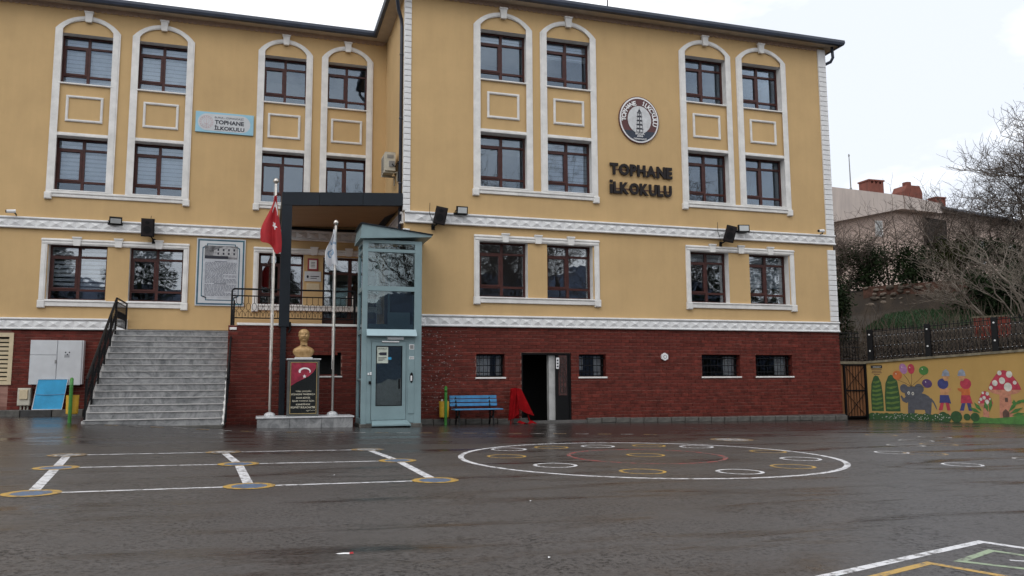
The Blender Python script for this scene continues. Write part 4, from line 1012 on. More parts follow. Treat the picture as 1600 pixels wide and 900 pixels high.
def roundel():
    cx, cz, y = 11.58, 9.585, YA; R = thing('round_school_emblem', 'round maroon and white emblem with a clock tower on wall', 'emblem', (cx, YA, cz))
    k = .695
    m = MB(); m.disc(cx, cz, k+.025, .785, y-.05, y, 48); obj('backing', m, M_maroon, R)
    m = MB(); m.disc(cx, cz, k, .76, y-.056, y-.051, 48); obj('white_rim', m, M_white, R)
    m = MB(); m.disc(cx, cz, k-.045, .71, y-.061, y-.057, 48); obj('maroon_band', m, M_maroon, R)
    m = MB(); n = 16; a0, a1 = radians(212), radians(328); P = [(cx+(k-.045)*cos(a0+(a1-a0)*i/n), cz+.71*sin(a0+(a1-a0)*i/n)) for i in range(n+1)]; m.prism(P, y-.066, y-.062); obj('navy_segment', m, M_navy, R)
    m = MB(); m.disc(cx, cz, .42, .46, y-.072, y-.067, 40); ce = obj('white_centre', m, mat('emblem_white', (.62, .63, .64), .5), R)
    def word(fn):
        m = MB(); fn(m); obj('emblem_word', m, M_white, R)
    word(lambda m: arc_text(m, 'TOPHANE', cx, cz, .565, radians(188), radians(100), .15, y-.068, bold=.035)); word(lambda m: arc_text(m, 'İLKOKULU', cx, cz, .565, radians(80), radians(-18), .15, y-.068, bold=.035))
    word(lambda m: put_text(m, 'BURSA', cx-.15, cx+.17, cz-.50, cz-.42, y-.068, .02, .004)); word(lambda m: put_text(m, '2006', cx-.10, cx+.12, cz-.575, cz-.515, y-.068, .02, .004)); word(lambda m: put_text(m, 'OSMANGAZİ', cx-.22, cx+.24, cz-.665, cz-.595, y-.068, .02, .004))
    t = MB(); yq = y-.073
    for i in range(5):                                               # tiers of the tower, each with a dark arched pair of openings
        zb = cz-.42+.135*i; w = .115-.010*i; g = .014
        t.ring([(cx-w, zb), (cx-.004, zb), (cx-.004, zb+.115), (cx-w, zb+.115)], [(cx-w+g, zb+g), (cx-.004-g, zb+g), (cx-.004-g, zb+.095), (cx-w+g, zb+.095)], yq-.003, yq)
        t.ring([(cx+.004, zb), (cx+w, zb), (cx+w, zb+.115), (cx+.004, zb+.115)], [(cx+.004+g, zb+g), (cx+w-g, zb+g), (cx+w-g, zb+.095), (cx+.004+g, zb+.095)], yq-.003, yq)
        t.box(cx-w-.012, cx+w+.012, yq-.003, yq, zb+.117, zb+.13)
    t.prism([(cx-.06, cz+.262), (cx+.06, cz+.262), (cx+.035, cz+.31), (cx, cz+.37), (cx-.035, cz+.31)], yq-.003, yq); t.box(cx-.005, cx+.005, yq-.003, yq, cz+.371, cz+.41); obj('tower_drawing', t, M_ink, R)
roundel()
def name_sign():
    x0, x1, z0, z1, y = -2.19, -.41, 9.19, 9.87, YB; R = thing('school_name_board', 'pale blue rectangular name board with white oval panel on left wing', 'sign', (-1.3, YB, 9.19))
    m = MB(); m.bev(x0, x1, y-.06, y, z0, z1, .006); obj('board', m, M_signb, R)
    h = (z1-z0)/2-.06; cz = (z0+z1)/2; a, b = x0+.07, x1-.10
    P = [(b-h+h*cos(-pi/2+pi*i/14), cz+h*sin(-pi/2+pi*i/14)) for i in range(15)]+[(a+h+h*cos(pi/2+pi*i/14), cz+h*sin(pi/2+pi*i/14)) for i in range(15)]
    m = MB(); m.prism(P, y-.065, y-.061); obj('oval_panel', m, M_lightgrey, R)
    m = MB(); put_text(m, 'BURSA - OSMANGAZİ', x0+.58, x0+1.46, z0+.48, z0+.565, y-.0655, .0, .003); put_text(m, 'TOPHANE', x0+.58, x0+1.48, z0+.29, z0+.43, y-.0655, .035, .003); put_text(m, 'İLKOKULU', x0+.58, x0+1.50, z0+.095, z0+.265, y-.0655, .035, .003); obj('name_lettering', m, M_ink, R)
    m = MB(); cx = x0+.33; yq = y-.0655
    for r in (.21, .15): m.ring([(cx+r*cos(t*pi/18), cz+r*sin(t*pi/18)) for t in range(36)], [(cx+(r-.009)*cos(t*pi/18), cz+(r-.009)*sin(t*pi/18)) for t in range(36)], yq-.002, yq)
    for i in range(16):
        t = i*pi/8; m.disc(cx+.18*cos(t), cz+.18*sin(t), .018, .018, yq-.002, yq, 8)
    m.ring([(cx+.085*cos(t*pi/10), cz+.02+.085*sin(t*pi/10)) for t in range(20)], [(cx+.075*cos(t*pi/10), cz+.02+.075*sin(t*pi/10)) for t in range(20)], yq-.002, yq); m.box(cx-.006, cx+.006, yq-.002, yq, cz-.14, cz+.10); m.box(cx-.08, cx+.08, yq-.002, yq, cz-.085, cz-.072); obj('round_seal', m, M_pink, R)
name_sign()
def history_board():
    x0, x1, z0, z1, y = -2.0, -.53, 3.57, 5.73, YB; R = thing('history_board', 'tall framed information board with an old building picture and text', 'notice board', (-1.27, YB, 3.57))
    m = MB(); m.bev(x0, x1, y-.05, y, z0, z1, .006); obj('board', m, M_lightgrey, R)
    def rr(i): return [(x0+i, z0+i), (x1-i, z0+i), (x1-i, z1-i), (x0+i, z1-i)]
    m = MB(); m.ring(rr(.035), rr(.085), y-.054, y-.0505); obj('teal_border', m, M_teald, R)
    def notch(i, n): a, b, c, d = x0+i, x1-i, z0+i, z1-i; return [(a+n, c), (b-n, c), (b-n, c+n*.6), (b, c+n), (b, d-n), (b-n, d-n*.4), (b-n, d), (a+n, d), (a+n, d-n*.4), (a, d-n), (a, c+n), (a+n, c+n*.6)]
    m = MB(); m.ring(notch(.17, .13), notch(.20, .13), y-.054, y-.0505); obj('notched_border', m, M_teald, R)
    m = MB(); m.box(x0+.24, x1-.24, y-.055, y-.051, z1-.66, z1-.235); ph = obj('old_photograph', m, mat('photo_grey', (.26, .26, .27), .6, .4, 9, col2=(.05, .05, .055)), R)
    h = MB(); yq = y-.0555
    h.prism([(x0+.50, z1-.56), (x1-.26, z1-.60), (x1-.26, z1-.30), (x0+.85, z1-.25), (x0+.52, z1-.38)], yq-.002, yq); obj('pictured_house', h, mat('photo_pale', (.42, .42, .43), .6, .25, 12), ph)
    h = MB(); yq -= .0025
    for i in range(4):
        for j in range(2): a = x0+.62+.16*i; b = z1-.52+.12*j; h.box(a, a+.05, yq-.002, yq, b, b+.07)
    h.box(x0+.25, x0+.95, yq-.002, yq, z1-.65, z1-.56); obj('pictured_windows', h, M_ink, ph)
    m = MB(); m.box(x0+.22, x1-.22, y-.054, y-.0505, z0+.24, z1-.67); obj('text_sheet', m, mat('paper_grey', (.50, .52, .56), .7), R)
    t = MB(); yq = y-.0545; z = z1-.74; rng = random.Random(4)
    for i in range(30):
        if i in (0, 19): t.box(x0+.55, x1-.55, yq-.002, yq, z-.012, z+.012)
        else:
            x = x0+.27
            while x < x1-.27:
                w = rng.uniform(.03, .10); e = min(x+w, x1-.26)
                if not (i in (11, 14, 26) and x > x0+.8): t.box(x, e, yq-.002, yq, z-.010, z+.008)
                x += w+.018
        z -= .0375
    tag(obj('printed_lines', t, mat('print_grey', (.14, .15, .18), .7), R), kind='stuff')
history_board()
def notices():
    R = thing('framed_certificate', 'small red framed certificate beside the entrance door', 'certificate', (1.59, YB, 4.8)); y = YB
    m = MB(); m.bev(1.42, 1.76, y-.03, y, 4.80, 5.21, .006); obj('frame', m, mat('red_frame', (.30, .03, .04), .5), R); m = MB(); m.box(1.47, 1.71, y-.034, y-.0305, 4.86, 5.15); obj('sheet', m, M_white, R); m = MB()
    for i in range(4): m.box(1.52, 1.66, y-.037, y-.0345, 4.92+.05*i, 4.935+.05*i)
    obj('print', m, M_ink, R)
    R = thing('white_door_plaque', 'white plaque with a small emblem below the red certificate', 'plaque', (1.6, YB, 4.45)); m = MB(); m.bev(1.33, 1.86, y-.03, y, 4.45, 4.78, .006); obj('plate', m, M_lightgrey, R); m = MB(); m.disc(1.43, 4.60, .035, .05, y-.034, y-.0305, 12); m.box(1.52, 1.80, y-.034, y-.0305, 4.60, 4.625); m.box(1.52, 1.72, y-.034, y-.0305, 4.54, 4.56); obj('print', m, M_ink, R)
    R = thing('cream_door_plaque', 'faded cream plaque, lowest beside the entrance door', 'plaque', (1.6, YB, 4.18)); m = MB(); m.bev(1.40, 1.82, y-.025, y, 4.16, 4.38, .006); obj('plate', m, M_cream, R)
notices()
def floodlight(x, y, z, yaw, tilt, label, w=.34, h=.24):
    R = thing('floodlight', label, 'floodlight', (x, y, z), 'floodlights on the facade')
    Q = Matrix.Rotation(yaw, 3, 'Z') @ Matrix.Rotation(tilt, 3, 'X')
    def tr(mb): mb.v = [tuple(Vector((x, y-.14, z))+Q @ Vector(p)) for p in mb.v]; return mb
    m = tr(MB().bev(-w/2, w/2, -.045, .05, -h/2, h/2, .012)); obj('housing', m, M_black, R)
    m = tr(MB().box(-w/2+.035, w/2-.035, -.05, -.046, -h/2+.035, h/2-.035)); obj('lens', m, M_lamp, R)
    m = MB(); m.tube([(x-w/2-.02, y-.14, z), (x-w/2-.02, y-.05, z-.04), (x-w/2-.01, y, z-.08)], .012, 5); m.box(x-w/2-.06, x+w/2, y-.02, y-.005, z-.12, z-.05); obj('bracket', m, M_black, R)
floodlight(-4.34, YB-.08, 6.12, radians(10), radians(22), 'black floodlight tilted down on the left wing beside hanging loudspeaker', .36, .22)
floodlight(5.61, YA-.08, 6.20, radians(0), radians(6), 'square black floodlight with pale lens above the lift side window')
floodlight(15.24, YA-.08, 6.15, radians(-14), radians(-4), 'tilted floodlight at the far right of the facade', .38, .25)
def speaker(x, y, z, yaw, roll, tilt, label, w=.34, h=.52, bx=0, bz=-.3):
    R = thing('loudspeaker', label, 'loudspeaker', (x, y, z), 'loudspeakers on the facade')
    Q = Matrix.Rotation(yaw, 3, 'Z') @ Matrix.Rotation(roll, 3, 'Y') @ Matrix.Rotation(tilt, 3, 'X')
    def tr(mb): mb.v = [tuple(Vector((x, y-.26, z))+Q @ Vector(p)) for p in mb.v]; return mb
    mb = MB(); P = [(-w/2, -.16), (w/2, -.16), (w*.32, .16), (-w*.32, .16)]
    n = len(mb.v); mb.v += [(p[0], p[1], -h/2) for p in P]+[(p[0], p[1], h/2) for p in P]
    mb.face([3, 2, 1, 0]); mb.face([4, 5, 6, 7])
    for i in range(4): mb.face([i, (i+1) % 4, 4+(i+1) % 4, 4+i])
    obj('cabinet', tr(mb), M_black, R)
    g = MB(); g.bev(-w/2+.02, w/2-.02, -.178, -.161, -h/2+.02, h/2-.02, .012); obj('grille', tr(g), M_letter, R)
    c = MB(); c.disc(0, -.06, .115, .115, -.186, -.179, 20); c.disc(0, .15, .07, .045, -.186, -.179, 16); obj('cone', tr(c), M_grey if False else M_black, R)
    k = MB(); k.box(x+bx-.05, x+bx+.05, y-.02, y+.005, z+bz-.10, z+bz+.06); k.tube([(x+bx, y, z+bz), (x+bx, y-.12, z+bz), (x, y-.2, z-h*.3)], .022, 6); obj('bracket', k, M_black, R)
    w_ = MB(); w_.tube([(x+bx, y-.01, z+bz+.1), (x+bx-.12, y-.05, z+.12), (x+bx-.10, y-.02, z+.42)], .008, 4); obj('cable', w_, M_black, R)
speaker(-3.38, YB-.06, 5.93, radians(-8), radians(2), radians(10), 'black loudspeaker hanging under the band of the left wing', .38, .56, .12, -.36)
speaker(4.97, YA-.06, 5.98, radians(-22), radians(14), radians(10), 'black loudspeaker leaning sideways beside the lift roof', .36, .52, -.2, -.28)
speaker(14.64, YA-.06, 5.92, radians(-28), radians(16), radians(8), 'black loudspeaker on bracket at the right part of the facade', .34, .54, -.2, -.28)
def cctv(x, y, z, s, label):
    R = thing('security_camera', label, 'security camera', (x, y, z), 'security cameras on the facade')
    m = MB(); m.tube([(x-.13*s, y-.20, z+.01), (x+.10*s, y-.16, z+.03)], [.05, .055], 10); obj('camera_body', m, M_white, R, smooth=False); m = MB(); m.tube([(x-.155*s, y-.204, z+.008), (x-.13*s, y-.20, z+.01)], [.042, .045], 10); obj('camera_lens', m, M_black, R)
    m = MB(); m.tube([(x+.08*s, y, z-.06), (x+.10*s, y-.1, z-.05), (x+.05*s, y-.17, z)], .02, 6); obj('camera_arm', m, M_black, R)
cctv(-7.14, YB-.08, 6.22, 1, 'white security camera at the left end of the band'); cctv(18.3, YA-.08, 6.20, 1, 'white security camera by the right corner quoins')
def ac_unit():
    R = thing('air_conditioner', 'aged white outdoor air conditioner on the inner side wall', 'air conditioner', (XL, 24.4, 7.6)); x1 = XL-.10; x0 = x1-.32; y0, y1, z0, z1 = 24.15, 24.95, 7.62, 8.20
    m = MB(); m.box(x0, x1, y0, y1, z0, z1); b = obj('casing', m, M_acbox, R)
    f = MB()
    for i in range(9): f.box(x0-.008, x0-.001, y0+.28, y1-.04, z0+.05+.055*i, z0+.07+.055*i)
    obj('fan_grille', f, M_grey, R)
    f = MB()
    for i in range(4): f.box(x0+.06, x1-.06, y0-.008, y0-.001, z1-.10-.03*i, z1-.085-.03*i)
    f.box(x0+.12, x1-.03, y0-.03, y0-.001, z0+.12, z0+.30); obj('valve_cover', f, M_grey, R)
    f = MB(); f.tube([(x1-.1, y0-.02, z0+.2), (x1-.02, y0-.08, z0+.1), (XL-.02, y0-.06, z0+.3), (XL-.02, y0-.05, z0-.35)], .022, 6); obj('pipe', f, M_black, R)
    for y in (y0+.1, y1-.1): f = MB(); f.box(x0-.02, XL+.01, y-.02, y+.02, z0-.05, z0-.005); f.box(XL-.04, XL+.01, y-.02, y+.02, z0-.3, z0-.05); obj('bracket', f, M_acbox, R)
ac_unit()
def alarm():
    R = thing('alarm_bell', 'white hexagonal alarm box high on the red brick wall', 'alarm', (12.27, YA, 1.9)); cx, cz = 12.27, 1.895
    m = MB(); m.prism([(cx+.125*cos(pi/6+i*pi/3), cz+.125*sin(pi/6+i*pi/3)) for i in range(6)], YA-.09, YA-.01); obj('case', m, M_white, R); m = MB(); m.ring([(cx+.06*cos(i*pi/8), cz+.06*sin(i*pi/8)) for i in range(16)], [(cx+.045*cos(i*pi/8), cz+.045*sin(i*pi/8)) for i in range(16)], YA-.094, YA-.0905); obj('ring_mark', m, M_grey, R)
alarm()

# ------------------------------------------------------------------ things along the wall
def bench():
    R = thing('park_bench', 'blue slatted bench with black iron legs against brick wall', 'bench', (5.9, 22.45, 0)); x0, x1 = 5.22, 6.62; y = 22.3; g = gz(5.9, 22.4)
    for z0, dy in ((.52, .30), (.63, .33), (.735, .36)): m = MB(); m.bev(x0, x1, y+dy, y+dy+.03, g+z0, g+z0+.085, .006); obj('back_slat', m, M_blue, R)
    for i in range(4): m = MB(); m.bev(x0+.06, x1+.06, y-.14+.115*i, y-.14+.115*i+.095, g+.42, g+.45, .005); obj('seat_slat', m, M_blue, R)
    for x in (x0+.18, x1-.22):
        m = MB()
        for pts in ([(x, y-.16, 0), (x, y-.10, .12), (x, y-.06, .25), (x, y-.10, .38), (x, y-.13, .42)], [(x, y+.36, 0), (x, y+.28, .14), (x, y+.26, .30), (x, y+.31, .55), (x, y+.40, .82)], [(x, y-.13, .41), (x, y+.29, .41)], [(x, y-.07, .22), (x, y+.27, .22)]):
            m.tube([(p[0], p[1], p[2]+g) for p in pts], .028, 6)
        obj('leg', m, M_black, R)
bench()
def bin_(x, y, label):
    g = gz(x, y); R = thing('litter_bin', label, 'litter bin', (x, y, g), 'yellow litter bins')
    m = MB(); N = 12; k_ = x/y; pts = [(x, y-.02, g-.05), (x, y-.02, g+.85)]+[(x+k_*(.22-.22*cos(pi*i/N)), y-.02+.22-.22*cos(pi*i/N), g+.85+.20*sin(pi*i/N)) for i in range(1, N)]+[(x+.44*k_, y+.42, g+.85), (x+.44*k_, y+.42, g-.05)]; m.tube(pts, .042, 8); obj('hoop_post', m, M_green, R)
    m = MB(); m.lathe([(.12, 0), (.135, .02), (.145, .44), (.15, .46), (.135, .46), (.13, .03)], (x, y+.19, g+.20), 18); obj('bucket', m, M_ybin, R)
    q = MB(); q.tube([(x-.15, y+.19, g+.60), (x+.15, y+.19, g+.60)], .012, 5); obj('axle', q, M_green, R)
    if x > 0: q = MB(); q.prism([(x-.12, g+.62), (x-.08, g+.72), (x-.02, g+.63)], y+.15, y+.18); q.box(x-.07, x-.03, y+.2, y+.23, g+.6, g+.71); obj('rubbish', q, M_acbox, R)
bin_(5.06, 22.45, 'yellow litter bin on green hoop beside the blue bench'); bin_(-4.33, 21.9, 'yellow litter bin on green hoop at the foot of the stairs')
def red_cloth():
    R = thing('red_draped_stand', 'red cloth draped over a low stand by the basement door', 'stand', (7.3, 22.5, -.08)); g = -.09
    y = 22.55
    m = MB(); N = 14
    # left hanging panel, folded
    L0, L1 = [], []
    for i in range(N+1):
        u = i/N; x = 6.98+.34*u; yy = y+.04*sin(u*9); L0.append((x+.05*(1-u)+.04, yy+.18, g+1.05-.03*abs(u-.5))); L1.append((x-.06+.10*u*0, yy-.05+.03*sin(u*12), g+.08+.22*u))
    K = 8
    for k in range(K+1):
        t = k/K
        for i in range(N+1):
            a, b = L0[i], L1[i]; bl = sin(pi*t)*.04*sin(i*1.3+t*3); m.v.append((a[0]+(b[0]-a[0])*t+bl*.5, a[1]+(b[1]-a[1])*t+bl, a[2]+(b[2]-a[2])*t))
    for k in range(K):
        for i in range(N): q = k*(N+1)+i; m.face([q, q+N+1, q+N+2, q+1])
    # right flap stretched out to the floor
    b0 = len(m.v); top = [(7.24, y+.18, g+1.04), (7.40, y+.18, g+1.02)]; A = Vector((7.26, y+.0, g+.45)); Bp = Vector((7.70, y-.16, g+.24))
    for k in range(9):
        t = k/8; l = Vector(top[0]).lerp(A, t); r = Vector(top[1]).lerp(Bp, t)
        for i in range(7): p = l.lerp(r, i/6); m.v.append((p.x, p.y-.035*sin(i*1.6+t*2)*t, p.z-.03*sin(pi*i/6)*t))
    for k in range(8):
        for i in range(6): q = b0+k*7+i; m.face([q, q+7, q+8, q+1])
    obj('cloth', m, M_redc, R, smooth=True)
    q = MB(); q.box(7.10, 7.36, y+.26, y+.30, g, g+1.0); q.tube([(7.36, y+.22, g+1.0), (7.62, y-.02, g+.03)], .02, 6); q.tube([(7.12, y+.2, g+1.0), (7.02, y+.0, g)], .02, 6); obj('stand_frame', q, M_redc, R)
    q = MB(); n = 10; q.v = []
    for i in range(n+1):
        u = i/n; q.v += [(7.20+.42*u, y-.02-.10*u, g+.05+.06*sin(u*8)), (7.32+.44*u, y-.16-.06*u+.02*sin(u*9), g+.012+.02*sin(u*7)**2)]
    for i in range(n): q.face([2*i, 2*i+1, 2*i+3, 2*i+2])
    obj('cloth_hem', q, M_redc, R, smooth=True)
red_cloth()
def left_things():
    y = YB
    R = thing('basement_window_with_blind', 'cream framed basement window with pale blind at the far left', 'window', (-7.6, YB, 1.1)); x0, x1, z0, z1 = -8.3, -6.95, 1.15, 2.62; f = .09
    m = MB(); m.ring([(x0-.02, z0-.02), (x1+.02, z0-.02), (x1+.02, z1+.03), (x0-.02, z1+.03)], [(x0+f, z0+f), (x1-f, z0+f), (x1-f, z1-f), (x0+f, z1-f)], y-.04, y+.05); obj('frame', m, M_cream, R)
    for i in range(10): m = MB(); z = z0+f+.02+.125*i; m.box(x0+f, x1-f, y+.03, y+.045, z, z+.085); obj('blind_slat', m, M_cream, R)
    m = MB(); m.box(x0+f, x1-f, y+.1, y+.11, z0+f, z1-f); obj('pane', m, M_dark, R)
    R = thing('electrical_cabinet', 'white double door electrical cabinet on the left brick wall', 'cabinet', (-5.7, YB, 1.1)); x0, x1, z0, z1 = -6.42, -5.02, 1.13, 2.43
    m = MB(); m.box(x0+.01, x1-.0, y-.26, y-.01, z0, z1); obj('case', m, M_lightgrey, R)
    for a, b, c, d in ((x0, x0+.70, z0, z0+.86), (x0, x0+.70, z0+.87, z1), (x0+.72, x1-.04, z0-.02, z1-.01)): m = MB(); m.bev(a, b, y-.29, y-.262, c, d, .006); obj('door_panel', m, M_lightgrey, R)
    m = MB(); m.box(x0+.66, x0+.70, y-.31, y-.29, z0+.62, z0+.72); obj('latch', m, M_grey, R)
    m = MB(); m.box(x0+.86, x0+1.08, y-.294, y-.2905, z1-.55, z1-.28); obj('warning_label', m, M_lightgrey, R)
    m = MB()
    for i in range(3): m.disc(x0+.93+.05*i, z1-.36-.06*(i % 2), .02, .025, y-.297, y-.2945, 8); m.box(x0+.90, x0+1.04, y-.297, y-.2945, z1-.50+.03*i, z1-.488+.03*i)
    obj('label_print', m, M_ink, R)
    R = thing('small_meter_box', 'small grey meter box low on the wall beside blue sheet', 'meter box', (-6.5, YB, .5)); m = MB(); m.bev(-6.70, -6.36, y-.22, y-.01, .52, 1.03, .02); obj('case', m, M_acbox, R); m = MB(); m.bev(-6.64, -6.42, y-.26, y-.222, .70, .98, .015); obj('lid', m, M_cream, R)
    for i in range(3): m = MB(); m.tube([(-6.62+.09*i, y-.1, .52), (-6.62+.09*i, y-.1, .40)], .025, 6); obj('conduit', m, M_acbox, R)
    R = thing('blue_board', 'bright blue board leaning against the wall below the cabinet', 'board', (-5.85, YB-.3, .4)); m = MB()
    P = [(-6.25, y-.42, .405), (-5.48, y-.40, .405), (-5.38, y-.31, 1.28), (-6.16, y-.31, 1.28)]
    n = Vector((0, -.016, .002)); m.v = [tuple(Vector(p)) for p in P]+[tuple(Vector(p)+n) for p in P]
    for q in ((0, 1, 2, 3), (7, 6, 5, 4), (0, 4, 5, 1), (1, 5, 6, 2), (2, 6, 7, 3), (3, 7, 4, 0)): m.face(list(q))
    obj('sheet', m, M_skyb, R); q = MB(); P2 = [Vector(p)+Vector((0, -.022, .003)) for p in P]
    q.tube([P2[0], P2[1], P2[2], P2[3], P2[0]], .012, 4); c = [P2[0].lerp(P2[3], .5), P2[0].lerp(P2[2], .5)+Vector((-.1, -.004, -.02)), P2[1].lerp(P2[2], .5)]; obj('white_edging', q, M_white, R); q = MB(); q.tube(c, .008, 4); obj('crease', q, M_printb, R)
left_things()
def litter():
    R = thing('paper_wrapper', 'crumpled white paper wrapper with red tip on the asphalt', 'litter', (.6, 5.87, 0)); z = gz(.6, 5.87)
    m = MB(); P = [(.545, 5.895, .004), (.57, 5.875, .003), (.60, 5.885, .010), (.605, 5.865, .004), (.645, 5.875, .009), (.64, 5.855, .003)]; m.v = [(a, b, c+z) for a, b, c in P]
    for q in ((0, 1, 2), (1, 3, 2), (2, 3, 4), (3, 5, 4)): m.face(list(q))
    obj('paper', m, M_white, R); m = MB(); m.v = [(.641, 5.876, z+.010), (.638, 5.856, z+.004), (.664, 5.88, z+.014), (.668, 5.855, z+.004)]; m.face([0, 1, 3, 2]); obj('red_tip', m, M_flag, R)
    for (x, y, l) in ((1.93, 5.35, 'tiny white scrap on the asphalt left of the hopscotch'), (2.66, 7.9, 'tiny white scrap below the painted circle'), (.95, 10.7, 'tiny white scrap between grid and painted circle')):
        m = MB(); z = gz(x, y); m.v = [(x, y, z+.004), (x+.02, y-.003, z+.012), (x+.023, y+.018, z+.006), (x+.004, y+.016, z+.014)]; m.face([0, 1, 2, 3]); tag(obj('paper_scrap', m, M_white, None, loc=(x, y, z)), l, 'litter')
litter()
# ------------------------------------------------------------------ right side: gate, painted wall, fence, hillside
MP0 = Vector((20.35, 23.3, 0)); MU = Vector((.5145, -.8575, 0)); MN = Vector((.8575, .5145, 0)); MROT = atan2(MU.y, MU.x)
def wl(s, n, z=0): p = MP0+MU*s+MN*n; return Vector((p.x, p.y, z))
def to_sn(x, y): d = Vector((x-MP0.x, y-MP0.y, 0)); return d.dot(MU), d.dot(MN)
def lobj(name, mb, mats, parent, smooth=False):
    """part given in its parent's own axes"""
    o = bpy.data.objects.new(name, mesh_of(name, mb, mats, smooth)); COL.objects.link(o); o.parent = parent; ORI[o.name] = wloc(parent); return o
def ztop(s): return 1.70+.060*s
def mural():
    R = thing('painted_yard_wall', 'ochre retaining wall painted with an elephant, balloons, toadstools and hedges', 'wall', MP0, rotz=MROT); S1 = 13.0
    m = MB(); m.prism([(-.02, -.8), (S1, -.8), (S1, ztop(S1)), (-.02, ztop(-.02))], 0, .3); lobj('wall', m, M_mural, R)
    for i in range(9):
        a = -.06+1.46*i; b = a+1.452; m = MB(); m.prism([(a, ztop(a)), (b, ztop(b)), (b, ztop(b)+.075), (a, ztop(a)+.075)], -.06, .34); lobj('coping_stone', m, M_coping, R)
    P = {k: mat('mural_'+k, c, .65, .22, 7) for k, c in dict(dgreen=(.022, .075, .018), lgreen=(.10, .17, .03), grey=(.075, .078, .095), violet=(.36, .16, .34), crimson=(.42, .03, .06), orange=(.52, .13, .03), green=(.05, .17, .03), purple=(.08, .035, .13), steel=(.24, .27, .33), navy=(.035, .04, .16), skin=(.50, .25, .11), black=(.015, .014, .016), white=(.60, .58, .52), pinkish=(.50, .21, .13), grass=(.07, .20, .04), brown=(.10, .05, .035)).items()}
    def put(nm, shapes, mk, k=1):
        m = MB()
        for q_, s in enumerate(shapes): m.prism(s, -.003*k-.00012*q_, -.003*k+.0025-.00012*q_)
        return lobj(nm, m, P[mk], R)
    def ell(cx, cz, rx, rz, rot=0, n=18): return [(cx+rx*cos(2*pi*i/n)*cos(rot)-rz*sin(2*pi*i/n)*sin(rot), cz+rx*cos(2*pi*i/n)*sin(rot)+rz*sin(2*pi*i/n)*cos(rot)) for i in range(n)]
    B0 = -.20
    # clipped trees in tiers
    for cx, w, zt, nt in ((.30, .20, 1.28, 7), (.80, .24, 1.30, 6)):
        put('painted_tree', [[(cx-w, B0+.25), (cx+w, B0+.25), (cx+w*1.02, .55), (cx+w*.8, zt-.25), (cx+w*.35, zt-.03), (cx-.02, zt), (cx-w*.4, zt-.05), (cx-w*.85, zt-.3), (cx-w*1.02, .55)]], 'dgreen', 1)
        for t in range(nt):
            z = .12+(zt-.25)*t/nt; ww = w*(1.02-.55*(t/nt)**2.2); h = .055
            put('painted_tier', [[(cx-ww*.9, z+.02), (cx-ww*.2, z-.01), (cx+ww*.7, z+.035), (cx+ww, z+.10), (cx+ww*.5, z+h+.045), (cx-ww*.2, z+h+.01), (cx-ww*.8, z+h+.02)]], 'lgreen', 2)
    # elephant
    put('painted_elephant', [ell(1.66, .40, .37, .28), [(1.30, .45), (1.28, .2), (1.27, -.10), (1.47, -.10), (1.49, .12), (1.80, .12), (1.83, -.10), (1.97, -.10), (2.0, .12), (2.03, .40)], ell(1.45, .66, .25, .22), ell(1.19, .83, .13, .15), ell(1.66, .82, .15, .17), [(1.18, .68), (1.68, .68), (1.64, .90), (1.22, .90)],
        [(1.27, .60), (1.17, .50), (1.10, .60), (1.06, .57), (1.12, .40), (1.24, .34), (1.40, .42)], [(1.98, .45), (2.08, .34), (2.14, .18), (2.18, .10), (2.16, .24), (2.10, .40), (2.02, .52)]], 'grey', 1)
    put('painted_eye', [ell(1.33, .68, .04, .055), ell(1.46, .66, .04, .055)], 'white', 2); put('painted_pupil', [ell(1.335, .675, .016, .026), ell(1.46, .655, .016, .026)], 'black', 3)
    for (cx, cz, rx, rz, rot, c) in ((1.00, 1.28, .15, .16, .4, 'orange'), (1.20, 1.50, .12, .18, .25, 'violet'), (1.45, 1.49, .11, .17, 0, 'crimson'), (1.84, 1.43, .15, .15, -.3, 'green'), (1.92, 1.0, .16, .14, -.5, 'purple')):
        put('painted_balloon', [ell(cx, cz, rx, rz, rot)], c, 2); put('painted_glint', [ell(cx-.04, cz+.05, .014, .024, .4)], 'white', 3)
        m = MB(); m.tube([(cx, -.001, cz-rz), ((cx+1.42)/2+.02, -.001, (cz-rz+.92)/2), (1.42, -.001, .90)], .006, 4); lobj('painted_string', m, P['black'], R)
    # two plain painted figures in costume
    for cx, top, belt, leg, f in ((2.42, 'navy', 'navy', 'crimson', 1), (3.05, 'crimson', 'crimson', 'navy', -1)):
        put('painted_figure', [ell(cx-.02*f, .99, .165, .175), [(cx-.13, .62), (cx+.13, .62), (cx+.19, .34), (cx+.05, .37), (cx-.16, .36)]], top, 2)
        put('painted_waist', [[(cx-.12, .85), (cx+.12, .85), (cx+.14, .70), (cx+.12, .60), (cx-.12, .60)], ell(cx+.13*f, .78, .11, .05, .5*f)], 'skin' if f > 0 else 'orange', 1)
        put('painted_leg', [[(cx-.12, .38), (cx-.02, .38), (cx-.08, .12), (cx-.20, .12)], [(cx+.02, .37), (cx+.13, .37), (cx+.16, .12), (cx+.06, .12)]], leg, 2)
        put('painted_foot', [[(cx-.18, .12), (cx-.10, .12), (cx-.14, -.06), (cx-.26, -.08)], [(cx+.07, .12), (cx+.14, .12), (cx+.20, -.08), (cx+.08, -.08)]], 'skin', 1)
        put('painted_head', [ell(cx+.08*f, 1.19, .085, .11)], 'skin', 3); put('painted_hat', [[(cx+.08*f-.12, 1.24), (cx+.08*f+.12, 1.24), (cx+.08*f+.10, 1.38), (cx+.08*f+.02, 1.47), (cx+.08*f-.08, 1.40)]], 'steel', 4)
